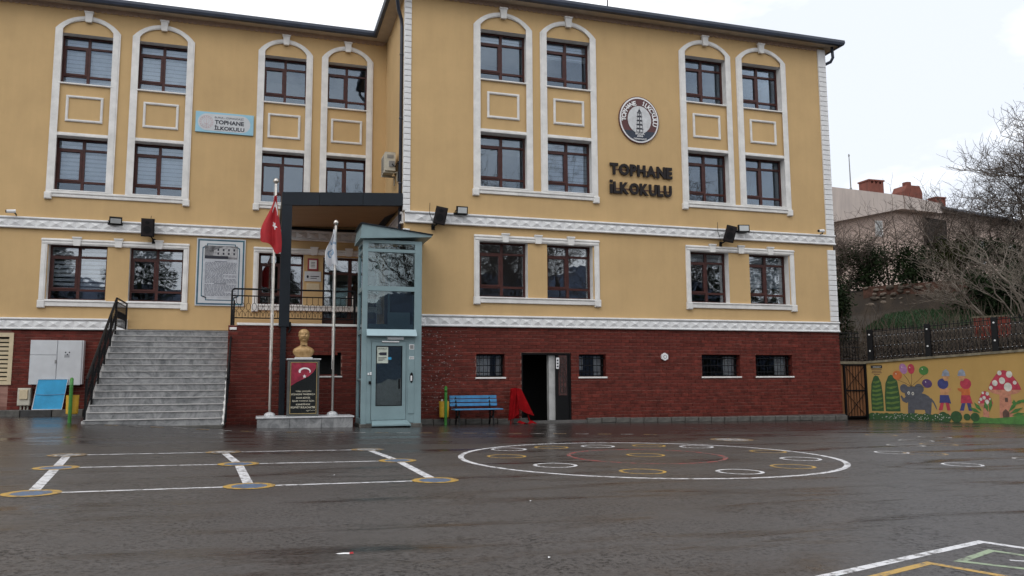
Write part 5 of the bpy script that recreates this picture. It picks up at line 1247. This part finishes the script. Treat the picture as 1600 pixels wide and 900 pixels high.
    # toadstools
    for cx, cz, w, h, sp in ((4.16, .80, .44, .62, 1.0), (3.60, .36, .205, .40, .55)):
        put('painted_stalk', [[(cx-w*.44, -.14), (cx+w*.44, -.14), (cx+w*.34, cz-.05), (cx-w*.34, cz-.05)], ell(cx, cz-.03, w*.96, h*.21)], 'pinkish', 2)
        put('painted_cap', [[(cx+w*1.04*cos(pi*i/16)*(1-.22*sin(pi*i/16)), cz-.03*sin(pi*i/16*2)**2+h*sin(pi*i/16)**1.1) for i in range(17)]], 'crimson', 3)
        put('painted_spot', [ell(cx+dx*w, cz+dz*h, r*sp, r*1.25*sp) for dx, dz, r in ((-.58, .34, .075), (-.12, .46, .085), (.35, .78, .085), (.66, .36, .05), (.22, .14, .11), (-.86, .10, .05), (-.25, .85, .06))], 'white', 4)
    put('painted_door', [[(4.06, -.12), (4.24, -.12), (4.24, .10), (4.15, .20), (4.06, .10)], [(4.15, .42), (4.23, .42), (4.23, .55), (4.15, .55)], [(3.55, .22), (3.61, .22), (3.61, .32), (3.55, .32)]], 'brown', 4)
    lv = []
    for bx, bz, d, L in ((3.45, .05, 2.6, .38), (3.48, .12, 2.2, .34), (3.7, .1, 1.4, .45), (3.66, .1, 1.8, .36), (4.25, .05, .5, .42), (4.22, .1, .9, .46), (4.3, .0, .2, .40), (4.45, .35, .7, .22), (4.55, .42, .3, .2), (4.4, .3, 1.6, .2)):
        c, s = cos(d), sin(d); lv.append([(bx, bz), (bx+c*L*.5-s*.06, bz+s*L*.5+c*.06), (bx+c*L, bz+s*L), (bx+c*L*.5+s*.05, bz+s*L*.5-c*.05)])
    put('painted_leaf', lv, 'green', 5)
    put('painted_grass', [[(3.2, -.25), (4.9, -.27), (4.9, -.02), (4.6, .02), (4.2, -.06), (3.8, -.10), (3.5, -.06), (3.3, -.12)]], 'grass', 5)
    rng = random.Random(3); sh = []
    for i in range(16): cx = .12+.155*i; sh.append(ell(cx, -.14+.02*rng.random(), .14, .11+.04*rng.random()))
    for cx, r in ((2.35, .14), (2.74, .17), (3.05, .1), (3.28, .13)): sh.append(ell(cx, -.08, r, r*1.1))
    put('painted_hedge', sh, 'dgreen', 5)
    fl = []
    for i in range(70): fl.append(ell(.1+2.5*rng.random(), -.20+.18*rng.random(), .012, .014, 0, 6))
    o = put('painted_blossom', fl, 'white', 6); o['kind'] = 'stuff'
    W_ = thing('wall_notice', 'small black lettered notice stencilled high on the painted wall beside gate', 'notice', wl(.1, -.01, 1.3), rotz=MROT)
    def rel(m): m.v = [(x-.1, y+.01, z-1.3) for x, y, z in m.v]; return m
    m = MB(); m.box(.14, .52, -.004, -.001, 1.52, 1.63); lobj('black_bar', rel(m), P['black'], W_); m = MB()
    put_text(m, 'DİKKAT', .22, .48, 1.545, 1.605, -.0045, .02, .002); lobj('bar_lettering', rel(m), P['white'], W_)
    m = MB()
    for i, w in enumerate((.34, .30, .34, .20)): m.box(.33-w/2, .33+w/2, -.004, -.001, 1.47-.055*i, 1.492-.055*i)
    lobj('small_print', rel(m), P['brown'], W_)
mural()
def gate():
    y = 23.32; R = thing('yard_gate', 'brown reed panelled gate with black iron bars between building and painted wall', 'gate', (19.6, y, -.2)); x0, x1, z0, z1 = 19.02, 20.32, -.20, 1.68
    xs = [x0, x0+.38, x1]
    for i in range(2):
        a, b = xs[i]+.05, xs[i+1]-.03; n = int((b-a)/.085)
        for k in range(n): m = MB(); w = (b-a)/n; m.box(a+w*k+.004, a+w*(k+1)-.004, y+.012+.006*(k % 2), y+.035, z0+.06, z1-.04); obj('reed_slat', m, M_gate, R)
    for x in (x0+.02, x0+.38, x1-.03): m = MB(); m.box(x-.035, x+.035, y-.04, y+.03, z0-.1, z1); obj('gate_post', m, M_black, R)
    for z in (z0+.04, (z0+z1)/2, z1-.06): m = MB(); m.box(x0+.42, x1-.07, y-.02, y+.005, z, z+.045); obj('gate_rail', m, M_black, R)
    for k in range(7): x = x0+.50+.12*k; m = MB(); m.tube([(x, y-.01, z0+.05), (x, y-.01, z1-.05)], .009, 5); obj('gate_bar', m, M_black, R)
    for a, b in (((x0+.42, z0+.06), (x1-.07, .70)), ((x0+.42, .78), (x1-.07, z1-.08)), ((x1-.07, z0+.06), (x0+.42, .70)), ((x1-.07, .78), (x0+.42, z1-.08))): m = MB(); m.tube([(a[0], y-.015, a[1]), (b[0], y-.015, b[1])], .010, 5); obj('brace', m, M_black, R)
    m = MB(); m.box(x0-.02, x1+.04, y-.05, y+.20, z1+.0, z1+.09); obj('gate_lintel', m, M_coping, R)
gate()
def fence(s0, s1, posts, label, base=None):
    R = thing('iron_fence', label, 'fence', MP0, 'iron fences above the yard wall', MROT); n0 = .12
    def zb(s): return ztop(s)+.075
    for s in posts:
        m = MB(); m.bev(s-.09, s+.09, n0-.07, n0+.07, zb(s)-.1, zb(s)+1.10, .01); p = lobj('fence_post', m, M_black, R)
        for dz in (.35, .92): m = MB(); m.lathe([(.03, 0), (.03, .02), (.02, .03)], (0, 0, 0), 8); m.v = [(s+a, n0-.07-c, zb(s)+dz+b) for a, b, c in m.v]; lobj('white_lamp', m, M_white, p)
    for dz in (.10, .50, .86, 1.02): m = MB(); m.tube([(s0, n0, zb(s0)+dz), (s1, n0, zb(s1)+dz)], .014, 5); lobj('fence_rail', m, M_black, R)
    N = int((s1-s0)/.125); b = MB(); b.box(-.008, .008, -.008, .008, .03, 1.08)
    for zc in (.30, .68): b.tube([(.05*cos(a*pi/4), 0, zc+.09*sin(a*pi/4)) for a in range(9)], .007, 4, cap=False)
    b.lathe([(.004, 1.06), (.02, 1.09), (.002, 1.14)], (0, 0, 0), 5); me = mesh_only('fence_bar', b, M_black)
    kn = MB(); kn.lathe([(.004, -.012), (.013, 0), (.004, .012)], (0, 0, 0), 6); km = mesh_only('white_knob', kn, M_lightgrey)
    for i in range(N):
        s = s0+.06+.125*i; o = bpy.data.objects.new('fence_bar', me); COL.objects.link(o); o.parent = R; o.location = (s, n0, zb(s))
        for dz in (.12, .50, .84):
            k = bpy.data.objects.new('white_knob', km); COL.objects.link(k); k.parent = o; k.location = (0, -.02, dz)
fence(.13, 9.0, [.13, 2.0, 3.98, 5.9, 7.8], 'black wrought iron fence with posts on top of the painted wall')
def side_fence():
    y = 23.55; R = thing('iron_fence', 'short black iron fence section above the gate beside the building', 'fence', (19.7, y, 1.77), 'iron fences above the yard wall'); x0, x1 = 19.05, 20.32
    for dz in (.10, .50, .86, 1.0): m = MB(); m.tube([(x0, y, 1.77+dz), (x1, y, 1.77+dz)], .014, 5); obj('fence_rail', m, M_black, R)
    for i in range(10):
        x = x0+.07+.125*i; b = MB(); b.box(x-.008, x+.008, y-.008, y+.008, 1.77, 2.85)
        for zc in (.30, .68): b.tube([(x+.05*cos(a*pi/4), y, 1.77+zc+.09*sin(a*pi/4)) for a in range(9)], .007, 4, cap=False)
        obj('fence_bar', b, M_black, R)
side_fence()

HP = [(-1, 1.72), (0, 1.72), (1.5, 1.9), (5, 2.65), (8, 3.35), (11.5, 4.35), (12.3, 4.5), (12.6, 5.6), (20, 6.5), (30, 7.0), (120, 12)]
def hz(s, n):
    for (a, b), (c, d) in zip(HP[:-1], HP[1:]):
        if n <= c: t = (n-a)/(c-a); z = b+(d-b)*t; break
    else: z = HP[-1][1]
    return z+.05*max(-3, min(8, s))*(1 if n < 12 else .4)+.12*sin(s*1.3+n*.9)*ss(1, 4, n)*sin(n*.7+s*.4)
def hillside():
    ns = [.3, .8, 1.5, 2.5, 3.5, 4.5, 5.5, 6.5, 7.5, 8.5, 9.5, 10.5, 11.5, 12.3, 12.6, 13.5, 15, 17, 19, 22, 26, 32, 40, 60, 90, 130]; ss_ = [-60, -40, -28, -22]+[-18+.8*i for i in range(50)]+[26, 34, 50, 90]
    mb = MB(); L = len(ss_)
    def pt(s, n, z):
        p = wl(s, n, z)
        if p.x < 19.0: p.x = 19.0
        return tuple(p)
    for s in ss_: mb.v.append(pt(s, .3, -1))
    for n in ns:
        for s in ss_: mb.v.append(pt(s, n, hz(s, n)))
    for j in range(len(ns)):
        for i in range(L-1): mb.face([j*L+i, j*L+i+1, (j+1)*L+i+1, (j+1)*L+i])
    tag(obj('hillside', mb, M_soil, None, smooth=True), 'brown overgrown slope rising behind the iron fence', kind='structure')
    lw = MB(); A = [(-2.6+.5*i) for i in range(14)]; Bn = [7.6+.4*i for i in range(10)]
    for n in Bn:
        for s in A: lw.v.append(tuple(wl(s, n, hz(s, n)+.05)))
    for j in range(len(Bn)-1):
        for i in range(len(A)-1): q = j*len(A)+i; lw.face([q, q+1, q+1+len(A), q+len(A)])
    tag(obj('lawn', lw, M_lawn, None, smooth=True), 'patch of green lawn on the slope below the rubble wall', kind='structure')
    g = MB(); rng = random.Random(9)
    for _ in range(9000):
        s, n = rng.uniform(-2.6, 3.9), rng.uniform(7.6, 11.2); p = wl(s, n, hz(s, n)+.04); a = rng.uniform(0, pi); h = rng.uniform(.06, .16); l = rng.uniform(-.05, .05)
        g.poly([(p.x-.012*cos(a), p.y-.012*sin(a), p.z), (p.x+.012*cos(a), p.y+.012*sin(a), p.z), (p.x+l, p.y+l, p.z+h)])
    tag(obj('grass', g, M_lawn), 'short green grass blades on the lawn patch', 'grass', kind='stuff')
    d = MB()
    for _ in range(14000):                                           # dead leaves and twigs on the slope
        s, n = rng.uniform(-3, 9), abs(rng.gauss(.4, 3.2)); p = wl(s, n, 0); z = hz(s, n)+rng.uniform(.0, .12)
        if p.x < 19.1: continue
        a, r = rng.uniform(0, 6.28), rng.uniform(.02, .06); t = rng.uniform(-.05, .05)
        d.poly([(p.x+r*cos(a), p.y+r*sin(a), z+t), (p.x+r*.5*cos(a+1.7), p.y+r*.5*sin(a+1.7), z+.03), (p.x-r*cos(a), p.y-r*sin(a), z-t), (p.x+r*.5*cos(a-1.7), p.y+r*.5*sin(a-1.7), z-.01)])
    tag(obj('leaf_litter', d, M_litter), 'dead leaves scattered on the slope behind the fence', 'leaves', kind='stuff')
    u = MB()
    for _ in range(420):
        s, n = rng.uniform(-2.6, 8), .4+abs(rng.gauss(0, 2.6)); p = wl(s, n, hz(s, n))
        if p.x < 19.2: continue
        h = rng.uniform(.5, 1.9); l = Vector((rng.gauss(0, .22), rng.gauss(0, .22), 0)); q = p+l*h*.5+Vector((0, 0, h*.5)); e = p+l*h*1.2+Vector((rng.gauss(0, .1), 0, h))
        u.tube([p, q, e], [.014, .010, .005], 3, cap=False)
        if rng.random() < .5: u.tube([q, q+Vector((rng.gauss(0, .2), rng.gauss(0, .2), .35))], [.007, .004], 3, cap=False)
    tag(obj('undergrowth', u, M_twig), 'dry upright stems growing behind the iron fence', 'undergrowth', kind='stuff')
    # rubble retaining wall
    R = thing('rubble_wall', 'rough stone rubble wall above the lawn patch', 'wall', wl(-1.6, 12.4, 4.4)); rng = random.Random(5)
    sm = []
    for v in range(4):
        m = MB(); nu, nv = 8, 5
        for j in range(nv+1):
            for i in range(nu):
                t, f = pi*j/nv, 2*pi*i/nu; k = 1+rng.uniform(-.18, .18) if 0 < j < nv else 1; m.v.append((.5*k*sin(t)*cos(f), .32*k*sin(t)*sin(f), .36*k*cos(t)))
        for j in range(nv):
            for i in range(nu): m.face([j*nu+i, j*nu+(i+1) % nu, (j+1)*nu+(i+1) % nu, (j+1)*nu+i])
        sm.append(mesh_only('stone', m, M_rubble))
    b = MB(); pts = [wl(-4, 12.5), wl(1.2, 12.5)]; z0, z1 = 4.0, 5.75
    b.poly([(pts[0].x, pts[0].y, z0), (pts[1].x, pts[1].y, z0), (pts[1].x, pts[1].y, z1), (pts[0].x, pts[0].y, z1)]); obj('earth_bed', b, M_redbrick2 if False else mat('red_earth', (.11, .055, .040), .95, .4, 4, .5, 12), R)
    for i in range(17):
        for j in range(6):
            if rng.random() < .45: continue
            p = wl(-3.9+.29*i+rng.uniform(-.13, .13), 12.46, 4.45+.23*j+rng.uniform(-.11, .11)); sc = rng.uniform(.16, .40)
            o = link('stone', sm[rng.randrange(4)], R, p); o.scale = (sc, sc, sc*rng.uniform(.6, .9)); o.rotation_euler = (rng.uniform(-.4, .4), rng.uniform(-.5, .5), MROT+rng.uniform(-.4, .4))
    R = thing('red_planter', 'red brick planter box on the slope beside the fence post', 'planter', wl(3.0, 4.6, 2.7)); p = [wl(2.5, 4.5), wl(3.6, 4.5), wl(3.6, 5.1), wl(2.5, 5.1)]
    for z0, z1, e, nm, mt in ((2.4, 3.40, 0, 'planter_wall', M_redbrick2), (3.40, 3.46, .04, 'planter_rim', M_coping)):
        m = MB(); c = sum(p, Vector())/4; q = [c+(v-c)*(1+e*2) for v in p]; m.v = [(v.x, v.y, z0) for v in q]+[(v.x, v.y, z1) for v in q]
        for f in ((3, 2, 1, 0), (4, 5, 6, 7), (0, 1, 5, 4), (1, 2, 6, 5), (2, 3, 7, 6), (3, 0, 4, 7)): m.face(list(f))
        obj(nm, m, mt, R)
hillside()

# ------------------------------------------------------------------ bare trees and evergreen shrubs
def bare_tree(name, label, base, H, seed, mt, spread=.55, trunk=.12, lean=(0, 0), stems=1, levels=5, group=None, minr=.008, firstfork=.28, dense=0):
    rng = random.Random(seed); T = MB(); Bm = MB(); base = Vector(base)
    def grow(p, d, L, r, lev):
        n = 4 if lev < 2 else 3; path = [p]; rad = [r]; dd = d.copy(); q = p.copy()
        for i in range(n):
            dd = (dd+Vector((rng.gauss(0, .13), rng.gauss(0, .13), rng.gauss(.03, .08)))*(1+.25*lev)).normalized(); q = q+dd*L/n; path.append(q.copy()); rad.append(max(minr*.6, r*(1-.45*(i+1)/n)))
        (T if lev < 2 else Bm).tube(path, rad, 6 if lev < 2 else (4 if lev < 3 else 3), cap=False)
        if lev >= levels: return
        k = (rng.choice((3, 4, 4)) if lev < 3 else rng.choice((2, 3, 3, 4)))+(dense if lev > 0 else 0)
        for c in range(k):
            t = 1.0 if c == 0 else rng.uniform(firstfork if lev == 0 else .25, .95); i = min(n-1, int(t*n)); f = t*n-i; at = path[i].lerp(path[i+1], f)
            a = rng.uniform(0, 2*pi); side = Vector((cos(a), sin(a), rng.uniform(-.15, .45))); ax = (path[i+1]-path[i]).normalized()
            nd = (ax*(1-spread*(.5 if c == 0 else 1.1))+side*spread*(.4 if c == 0 else 1)).normalized(); nd.z = nd.z if lev > 2 else max(nd.z, .1)
            grow(at, nd, L*rng.uniform(.58, .82), max(minr, r*(.62 if c == 0 else .48)), lev+1)
    for s in range(stems):
        a = 2*pi*s/stems+rng.uniform(0, 1); o = Vector((lean[0], lean[1], 1)) if stems == 1 else Vector((lean[0]+.42*cos(a), lean[1]+.42*sin(a), 1)); grow(base+Vector((.05*cos(a), .05*sin(a), -.1)), o.normalized(), H*.36, trunk, 0)
    R = thing(name, label, 'tree', base, group); obj('trunk', T, mt, R, smooth=True); obj('crown', Bm, mt, R); return R
bare_tree('bare_tree', 'tall bare walnut tree rising above the house at the right edge', wl(5.0, 11.5, hz(5.0, 11.5)), 10.0, 22, M_bark, .58, .17, (-.04, .05), 1, 6, minr=.0095, dense=1)
bare_tree('bare_tree', 'pale barked bare tree just behind the fence at the right edge', wl(4.7, 3.0, hz(4.7, 3.0)), 5.6, 31, M_barkp, .50, .07, (-.05, .1), 2, 5, minr=.007)
bare_tree('bare_tree', 'bare tree leaning left over the lawn from behind the planter', wl(2.9, 6.2, hz(2.9, 6.2)), 5.2, 8, M_barkp, .5, .06, (-.9, .45), 1, 5, minr=.007)
M_twiggrey = mat("grey_twig", (.13, .105, .09), .9, .3, 4, spec=.1)
for i, (s, n, H, sd, lb) in enumerate([(-6.4, 15.0, 5.6, 3, 'bare twiggy shrub tree nearest the school corner'), (-5.0, 12.9, 4.6, 14, 'bare twiggy shrub tree rising from the dark hedge near the school'), (-3.6, 15.5, 6.2, 4, 'bare twiggy shrub tree below the small house window'), (-1.2, 14.5, 6.0, 5, 'bare twiggy shrub tree below the house corner'), (.6, 13.0, 5.0, 17, 'bare twiggy shrub tree beside the olive shrub'), (1.6, 15.5, 6.6, 6, 'bare twiggy shrub tree before the dark balcony'), (3.7, 13.6, 6.4, 9, 'bare twiggy shrub tree left of the tall walnut'), (5.2, 9.8, 5.6, 19, 'bare twiggy shrub tree in front of the tall walnut'), (6.6, 12.6, 6.2, 12, 'bare twiggy shrub tree at the right photo edge')]):
    bare_tree('bare_shrub_tree', lb, wl(s, n, hz(s, n)), H, sd, M_twiggrey, .60, .05, (0, 0), 4, 4 if n > 14 else 5, 'bare shrub trees before the house', .0075, .1)
def leafy(name, label, base, rx, ry, rz, n, seed, mt, group, size=.12):
    rng = random.Random(seed); mb = MB(); cl = [(rng.gauss(0, .5), rng.gauss(0, .5), rng.uniform(.1, .95)) for _ in range(26)]
    for _ in range(n):
        c = rng.choice(cl); p = Vector((c[0]+rng.gauss(0, .17), c[1]+rng.gauss(0, .17), max(.02, c[2]+rng.gauss(0, .13)))); l = sqrt(p.x**2+p.y**2)
        P = Vector((base[0]+p.x*rx, base[1]+p.y*ry, base[2]+p.z*rz)); a = Vector((rng.gauss(0, 1), rng.gauss(0, 1), rng.gauss(0, .6))).normalized(); b = a.cross(Vector((rng.gauss(0, 1), rng.gauss(0, 1), rng.gauss(0, 1)))).normalized(); s = size*rng.uniform(.5, 1.2)
        mb.poly([P-a*s*.5, P+b*s*.22, P+a*s*.5, P-b*s*.22])
    R = thing(name, label, 'shrub', base, group); obj('foliage', mb, mt, R)
    st = MB()
    for c in cl[:10]: st.tube([(base[0], base[1], base[2]-.1), (base[0]+c[0]*rx*.5, base[1]+c[1]*ry*.5, base[2]+c[2]*rz*.5), (base[0]+c[0]*rx, base[1]+c[1]*ry, base[2]+c[2]*rz)], [.03, .02, .008], 4, cap=False)
    obj('stem', st, M_bark, R)
hg = 'evergreen shrubs on the slope'
for i, (s, n, rx, rz, mt, lb) in enumerate([(-6.6, 14.2, 1.6, 2.0, M_leaf, 'dark evergreen shrub touching the school corner'), (-4.3, 14.0, 1.5, 2.3, M_leaf, 'tall dark evergreen shrub second from the school corner'), (-2.0, 13.8, 1.5, 2.0, M_leaf, 'dark evergreen shrub directly above the rubble wall'), (.4, 13.6, 1.4, 1.9, M_leaf2, 'olive green shrub right of the rubble wall'), (2.6, 12.9, 1.6, 1.7, M_leaf, 'low dark shrub behind the red planter'), (5.0, 12.0, 1.7, 2.0, M_leaf, 'dark evergreen shrub around the foot of the tall walnut'), (-4.6, 8.0, 1.5, 2.8, M_leaf, 'large dark bush behind the gate fence'), (-2.9, 5.0, 1.0, 2.3, M_leaf, 'dark bush above the first fence post'), (2.4, 9.6, 1.4, 1.7, M_leaf, 'dark bush right of the lawn'), (4.2, 8.2, 1.4, 1.6, M_leaf, 'dark bush between planter and walnut')]):
    leafy('evergreen_shrub', lb, wl(s, n, hz(s, n)), rx, rx, rz, 5200, 40+i, mt, hg, .17)

# ------------------------------------------------------------------ the house on the hill
def house():
    R = thing('hillside_house', 'pink plastered house with red chimneys on the hill behind bare trees', 'house', (40, 46, 7)); y = 44.0; M_h = M_house
    m = MB(); m.poly([(30, y, 4), (41.5, y, 4), (41.5, y, 12.7), (30, y, 12.7)]); m.poly([(41.5, y, 4), (62, y+4.6, 4), (62, y+4.6, 13.4), (41.5, y, 13.4)]); m.poly([(62, y+4.6, 4), (62, y+16, 4), (62, y+16, 13.4), (62, y+4.6, 13.4)]); obj('house_wall', m, M_h, R)
    m = MB(); m.prism([(30, 10.3), (35.9, 11.42), (41.45, 12.62), (41.62, 12.62), (41.62, 13.55), (36, 13.75), (30, 13.95)], y-.75, y-.02); obj('parapet_band', m, M_houseb, R)
    d = (Vector((62, y+4.6, 0))-Vector((41.5, y, 0))).normalized(); nn = Vector((d.y, -d.x, 0))
    def along(t, off, z): p = Vector((41.6, y, z))+d*t+nn*off; return (p.x, p.y, p.z)
    m = MB(); m.v = [along(0, .75, 12.62), along(4.2, .75, 12.75), along(4.2, .75, 13.45), along(0, .75, 13.55), along(0, 0, 12.62), along(4.2, 0, 12.75), along(4.2, 0, 13.45), along(0, 0, 13.55)]
    for f in ((0, 1, 2, 3), (7, 6, 5, 4), (0, 4, 5, 1), (3, 2, 6, 7), (1, 5, 6, 2), (0, 3, 7, 4)): m.face(list(f))
    obj('parapet_band', m, M_houseb, R)
    m = MB(); m.v = [along(4.0, .9, 13.05), along(21, .9, 13.05), along(21, -4, 14.0), along(4.0, -4, 14.0), along(4.0, .9, 13.2), along(21, .9, 13.2), along(21, -4, 14.15), along(4.0, -4, 14.15)]
    for f in ((3, 2, 1, 0), (4, 5, 6, 7), (0, 1, 5, 4), (1, 2, 6, 5), (2, 3, 7, 6), (3, 0, 4, 7)): m.face(list(f))
    obj('roof', m, M_roof, R)
    m = MB(); m.poly([(30, y-.7, 13.6), (41.6, y-.7, 13.5), (41.6, y+9, 13.9), (30, y+9, 13.9)]); obj('flat_roof', m, M_grey, R)
    def win(x0, x1, z0, z1, yy, nm):
        f = MB(); f.ring([(x0, z0), (x1, z0), (x1, z1), (x0, z1)], [(x0+.08, z0+.08), (x1-.08, z0+.08), (x1-.08, z1-.08), (x0+.08, z1-.08)], yy-.06, yy+.02); o = obj('window', f, M_white, R, loc=(x0, yy, z0)); obj('pane', MB().box(x0+.08, x1-.08, yy-.02, yy-.012, z0+.08, z1-.08), M_lamp, o, loc=(x0, yy, z0))
    win(39.75, 40.35, 10.75, 11.85, y-.02, 'window'); win(33.5, 34.6, 8.0, 9.3, y-.02, 'window')
    m = MB(); m.v = [along(3.0, .03, 10.4), along(5.8, .03, 10.4), along(5.8, .03, 12.5), along(3.0, .03, 12.5), along(3.0, .01, 10.4), along(5.8, .01, 10.4), along(5.8, .01, 12.5), along(3.0, .01, 12.5)]
    for f in ((0, 1, 2, 3), (0, 4, 5, 1), (3, 2, 6, 7), (1, 5, 6, 2), (0, 3, 7, 4)): m.face(list(f))
    obj('balcony_shade_panel', m, M_dark, R)  # flat near-black panel; the shade of the recess is put into its colour
    for k in range(4): m = MB(); m.tube([along(2.8, .5, 9.4+.25*k), along(6.0, .5, 9.4+.25*k)], .03, 5); obj('balcony_rail', m, M_grey, R)
    m = MB(); m.v = [along(2.7, 0, 9.0), along(6.1, 0, 9.0), along(6.1, .6, 9.0), along(2.7, .6, 9.0), along(2.7, 0, 9.2), along(6.1, 0, 9.2), along(6.1, .6, 9.2), along(2.7, .6, 9.2)]
    for f in ((3, 2, 1, 0), (4, 5, 6, 7), (3, 2, 6, 7), (1, 2, 6, 5), (0, 3, 7, 4)): m.face(list(f))
    obj('balcony_slab', m, M_houseb, R)
    for a in (9.0, 13.5):
        m = MB(); m.v = [along(a, .02, 9.6), along(a+1.5, .02, 9.6), along(a+1.5, .02, 11.4), along(a, .02, 11.4)]; m.face([0, 1, 2, 3]); obj('window', m, M_lamp, R)
    for x, w, yy, z0, z1, cap in ((41.0, 1.25, 45.0, 13.2, 14.95, 0), (45.4, 1.6, 46.2, 13.0, 14.95, 1), (48.7, .9, 47.0, 13.2, 14.65, 0)):
        m = MB(); m.box(x-w/2, x+w/2, yy, yy+w*.8, z0, z1-.2)
        c = obj('chimney', m, M_chim, R, loc=(x, yy, z0)); q = MB()
        if cap:
            q.prism([(x-w/2, z1-.2), (x+w/2, z1-.2), (x+w*.36, z1+.25), (x-w*.36, z1+.25)], yy, yy+w*.8); q.lathe([(.2, 0), (.3, .12), (.3, .35), (.1, .4)], (x-.1, yy+.5, z1+.22), 10)
        else:
            for dx in (-.42, -.14, .14, .42): q.box(x+dx*w-.1, x+dx*w+.1, yy, yy+w*.8, z1-.2, z1-.02)
            q.box(x-w/2-.06, x+w/2+.06, yy-.06, yy+w*.8+.06, z1-.02, z1+.08)
        obj('chimney_cap', q, M_chim, c, loc=(x, yy, z0))
    A = thing('roof_antenna', 'thin grey mast antenna on the roof edge of the pink house', 'antenna', (38.3, 44.4, 13.6)); m = MB(); m.tube([(38.3, 44.4, 13.4), (38.28, 44.4, 16.3)], [.05, .03], 6); obj('mast', m, M_grey, A); m = MB(); m.lathe([(.05, 0), (.08, .05), (.08, .5), (.04, .55)], (38.3, 44.4, 13.6), 8); obj('mast_foot', m, M_grey, A); m = MB(); m.lathe([(.03, 0), (.06, .08), (.03, .2)], (38.28, 44.4, 16.3), 8); obj('mast_head', m, M_grey, A)
house()

# ------------------------------------------------------------------ what stands behind the viewer (bare trees and hills seen mirrored in the panes, evergreens added to darken them)
for i, (x, y, H, sd) in enumerate([(14.0, -13, 21, 51), (25.0, -12, 22, 52), (6.6, -15, 13, 53), (20.0, -15, 23, 54)]):
    bare_tree('bare_tree', ('bare tree mirrored in the window pair right of the lift, nearer pane', 'bare tree mirrored in the window pair right of the lift, farther pane', 'bare tree mirrored in the glass of the lift', 'bare tree mirrored between the two panes right of the lift')[i], (x, y, gz(x, y)), H, sd, M_bark, .52, .20, (0, 0), 1 if i == 2 else 2, 5 if i == 2 else 6, minr=.012 if i == 2 else .02)
def evergreen(x, y, H, r, seed, label):  # unseen trees, added so the ground floor panes mirror something dark
    rng = random.Random(seed); R = thing('added_evergreen', label, 'tree', (x, y, gz(x, y)), 'added evergreens darkening ground floor panes'); m = MB(); z0 = gz(x, y)
    m.tube([(x, y, z0-.1), (x, y, z0+H*.9)], [.22, .04], 7); obj('trunk', m, M_bark, R, smooth=True); mb = MB()
    for _ in range(12000):
        t = rng.random()**.9; a = rng.uniform(0, 2*pi); tier = (t*9) % 1; rr = r*(1-t**3)**.5*(.75+.25*tier)*sqrt(rng.uniform(.05, 1)); c = Vector((x+rr*cos(a), y+rr*sin(a), z0+.8+(H-.8)*t-.25*rr)); s = rng.uniform(.25, .60)
        d = Vector((cos(a), sin(a), rng.uniform(-.5, .2))); e = Vector((-sin(a), cos(a), rng.uniform(-.3, .3))); mb.poly([c-d*s*.5, c+e*s*.2, c+d*s*.5, c-e*s*.2])
    obj('crown', mb, M_leaf, R)
for a in ((-8.6, -10, 12.5, 3.6, 1, 'evergreen mirrored in the pane left of the information board'), (-14.8, -10, 12.0, 3.0, 2, 'evergreen mirrored in the pane at the left photo edge'), (34.0, -10, 13.5, 4.2, 3, 'evergreen mirrored in the open pane under the right loudspeaker'), (40.5, -10, 13.5, 4.2, 4, 'evergreen mirrored in the rightmost ground floor pane'), (1.4, -14, 11, 3.0, 5, 'evergreen mirrored in the panes behind the flagpoles')): evergreen(*a)
def hills():
    mb = MB(); rng = random.Random(2); N = 60
    for i in range(N+1):
        x = -2600+5200*i/N; h = 265+70*sin(i*.31+1.5)+25*sin(i*.9+1)+rng.uniform(-8, 8)
        mb.v += [(x, -1200, -20), (x, -1750, h*.6), (x, -2100, h), (x, -2600, -20)]
    for i in range(N):
        for k in range(3): q = 4*i+k; mb.face([q, q+1, q+5, q+4])
    tag(obj('hills', mb, M_hill, None, smooth=True), 'distant dark blue hills opposite the school', kind='structure')
hills()
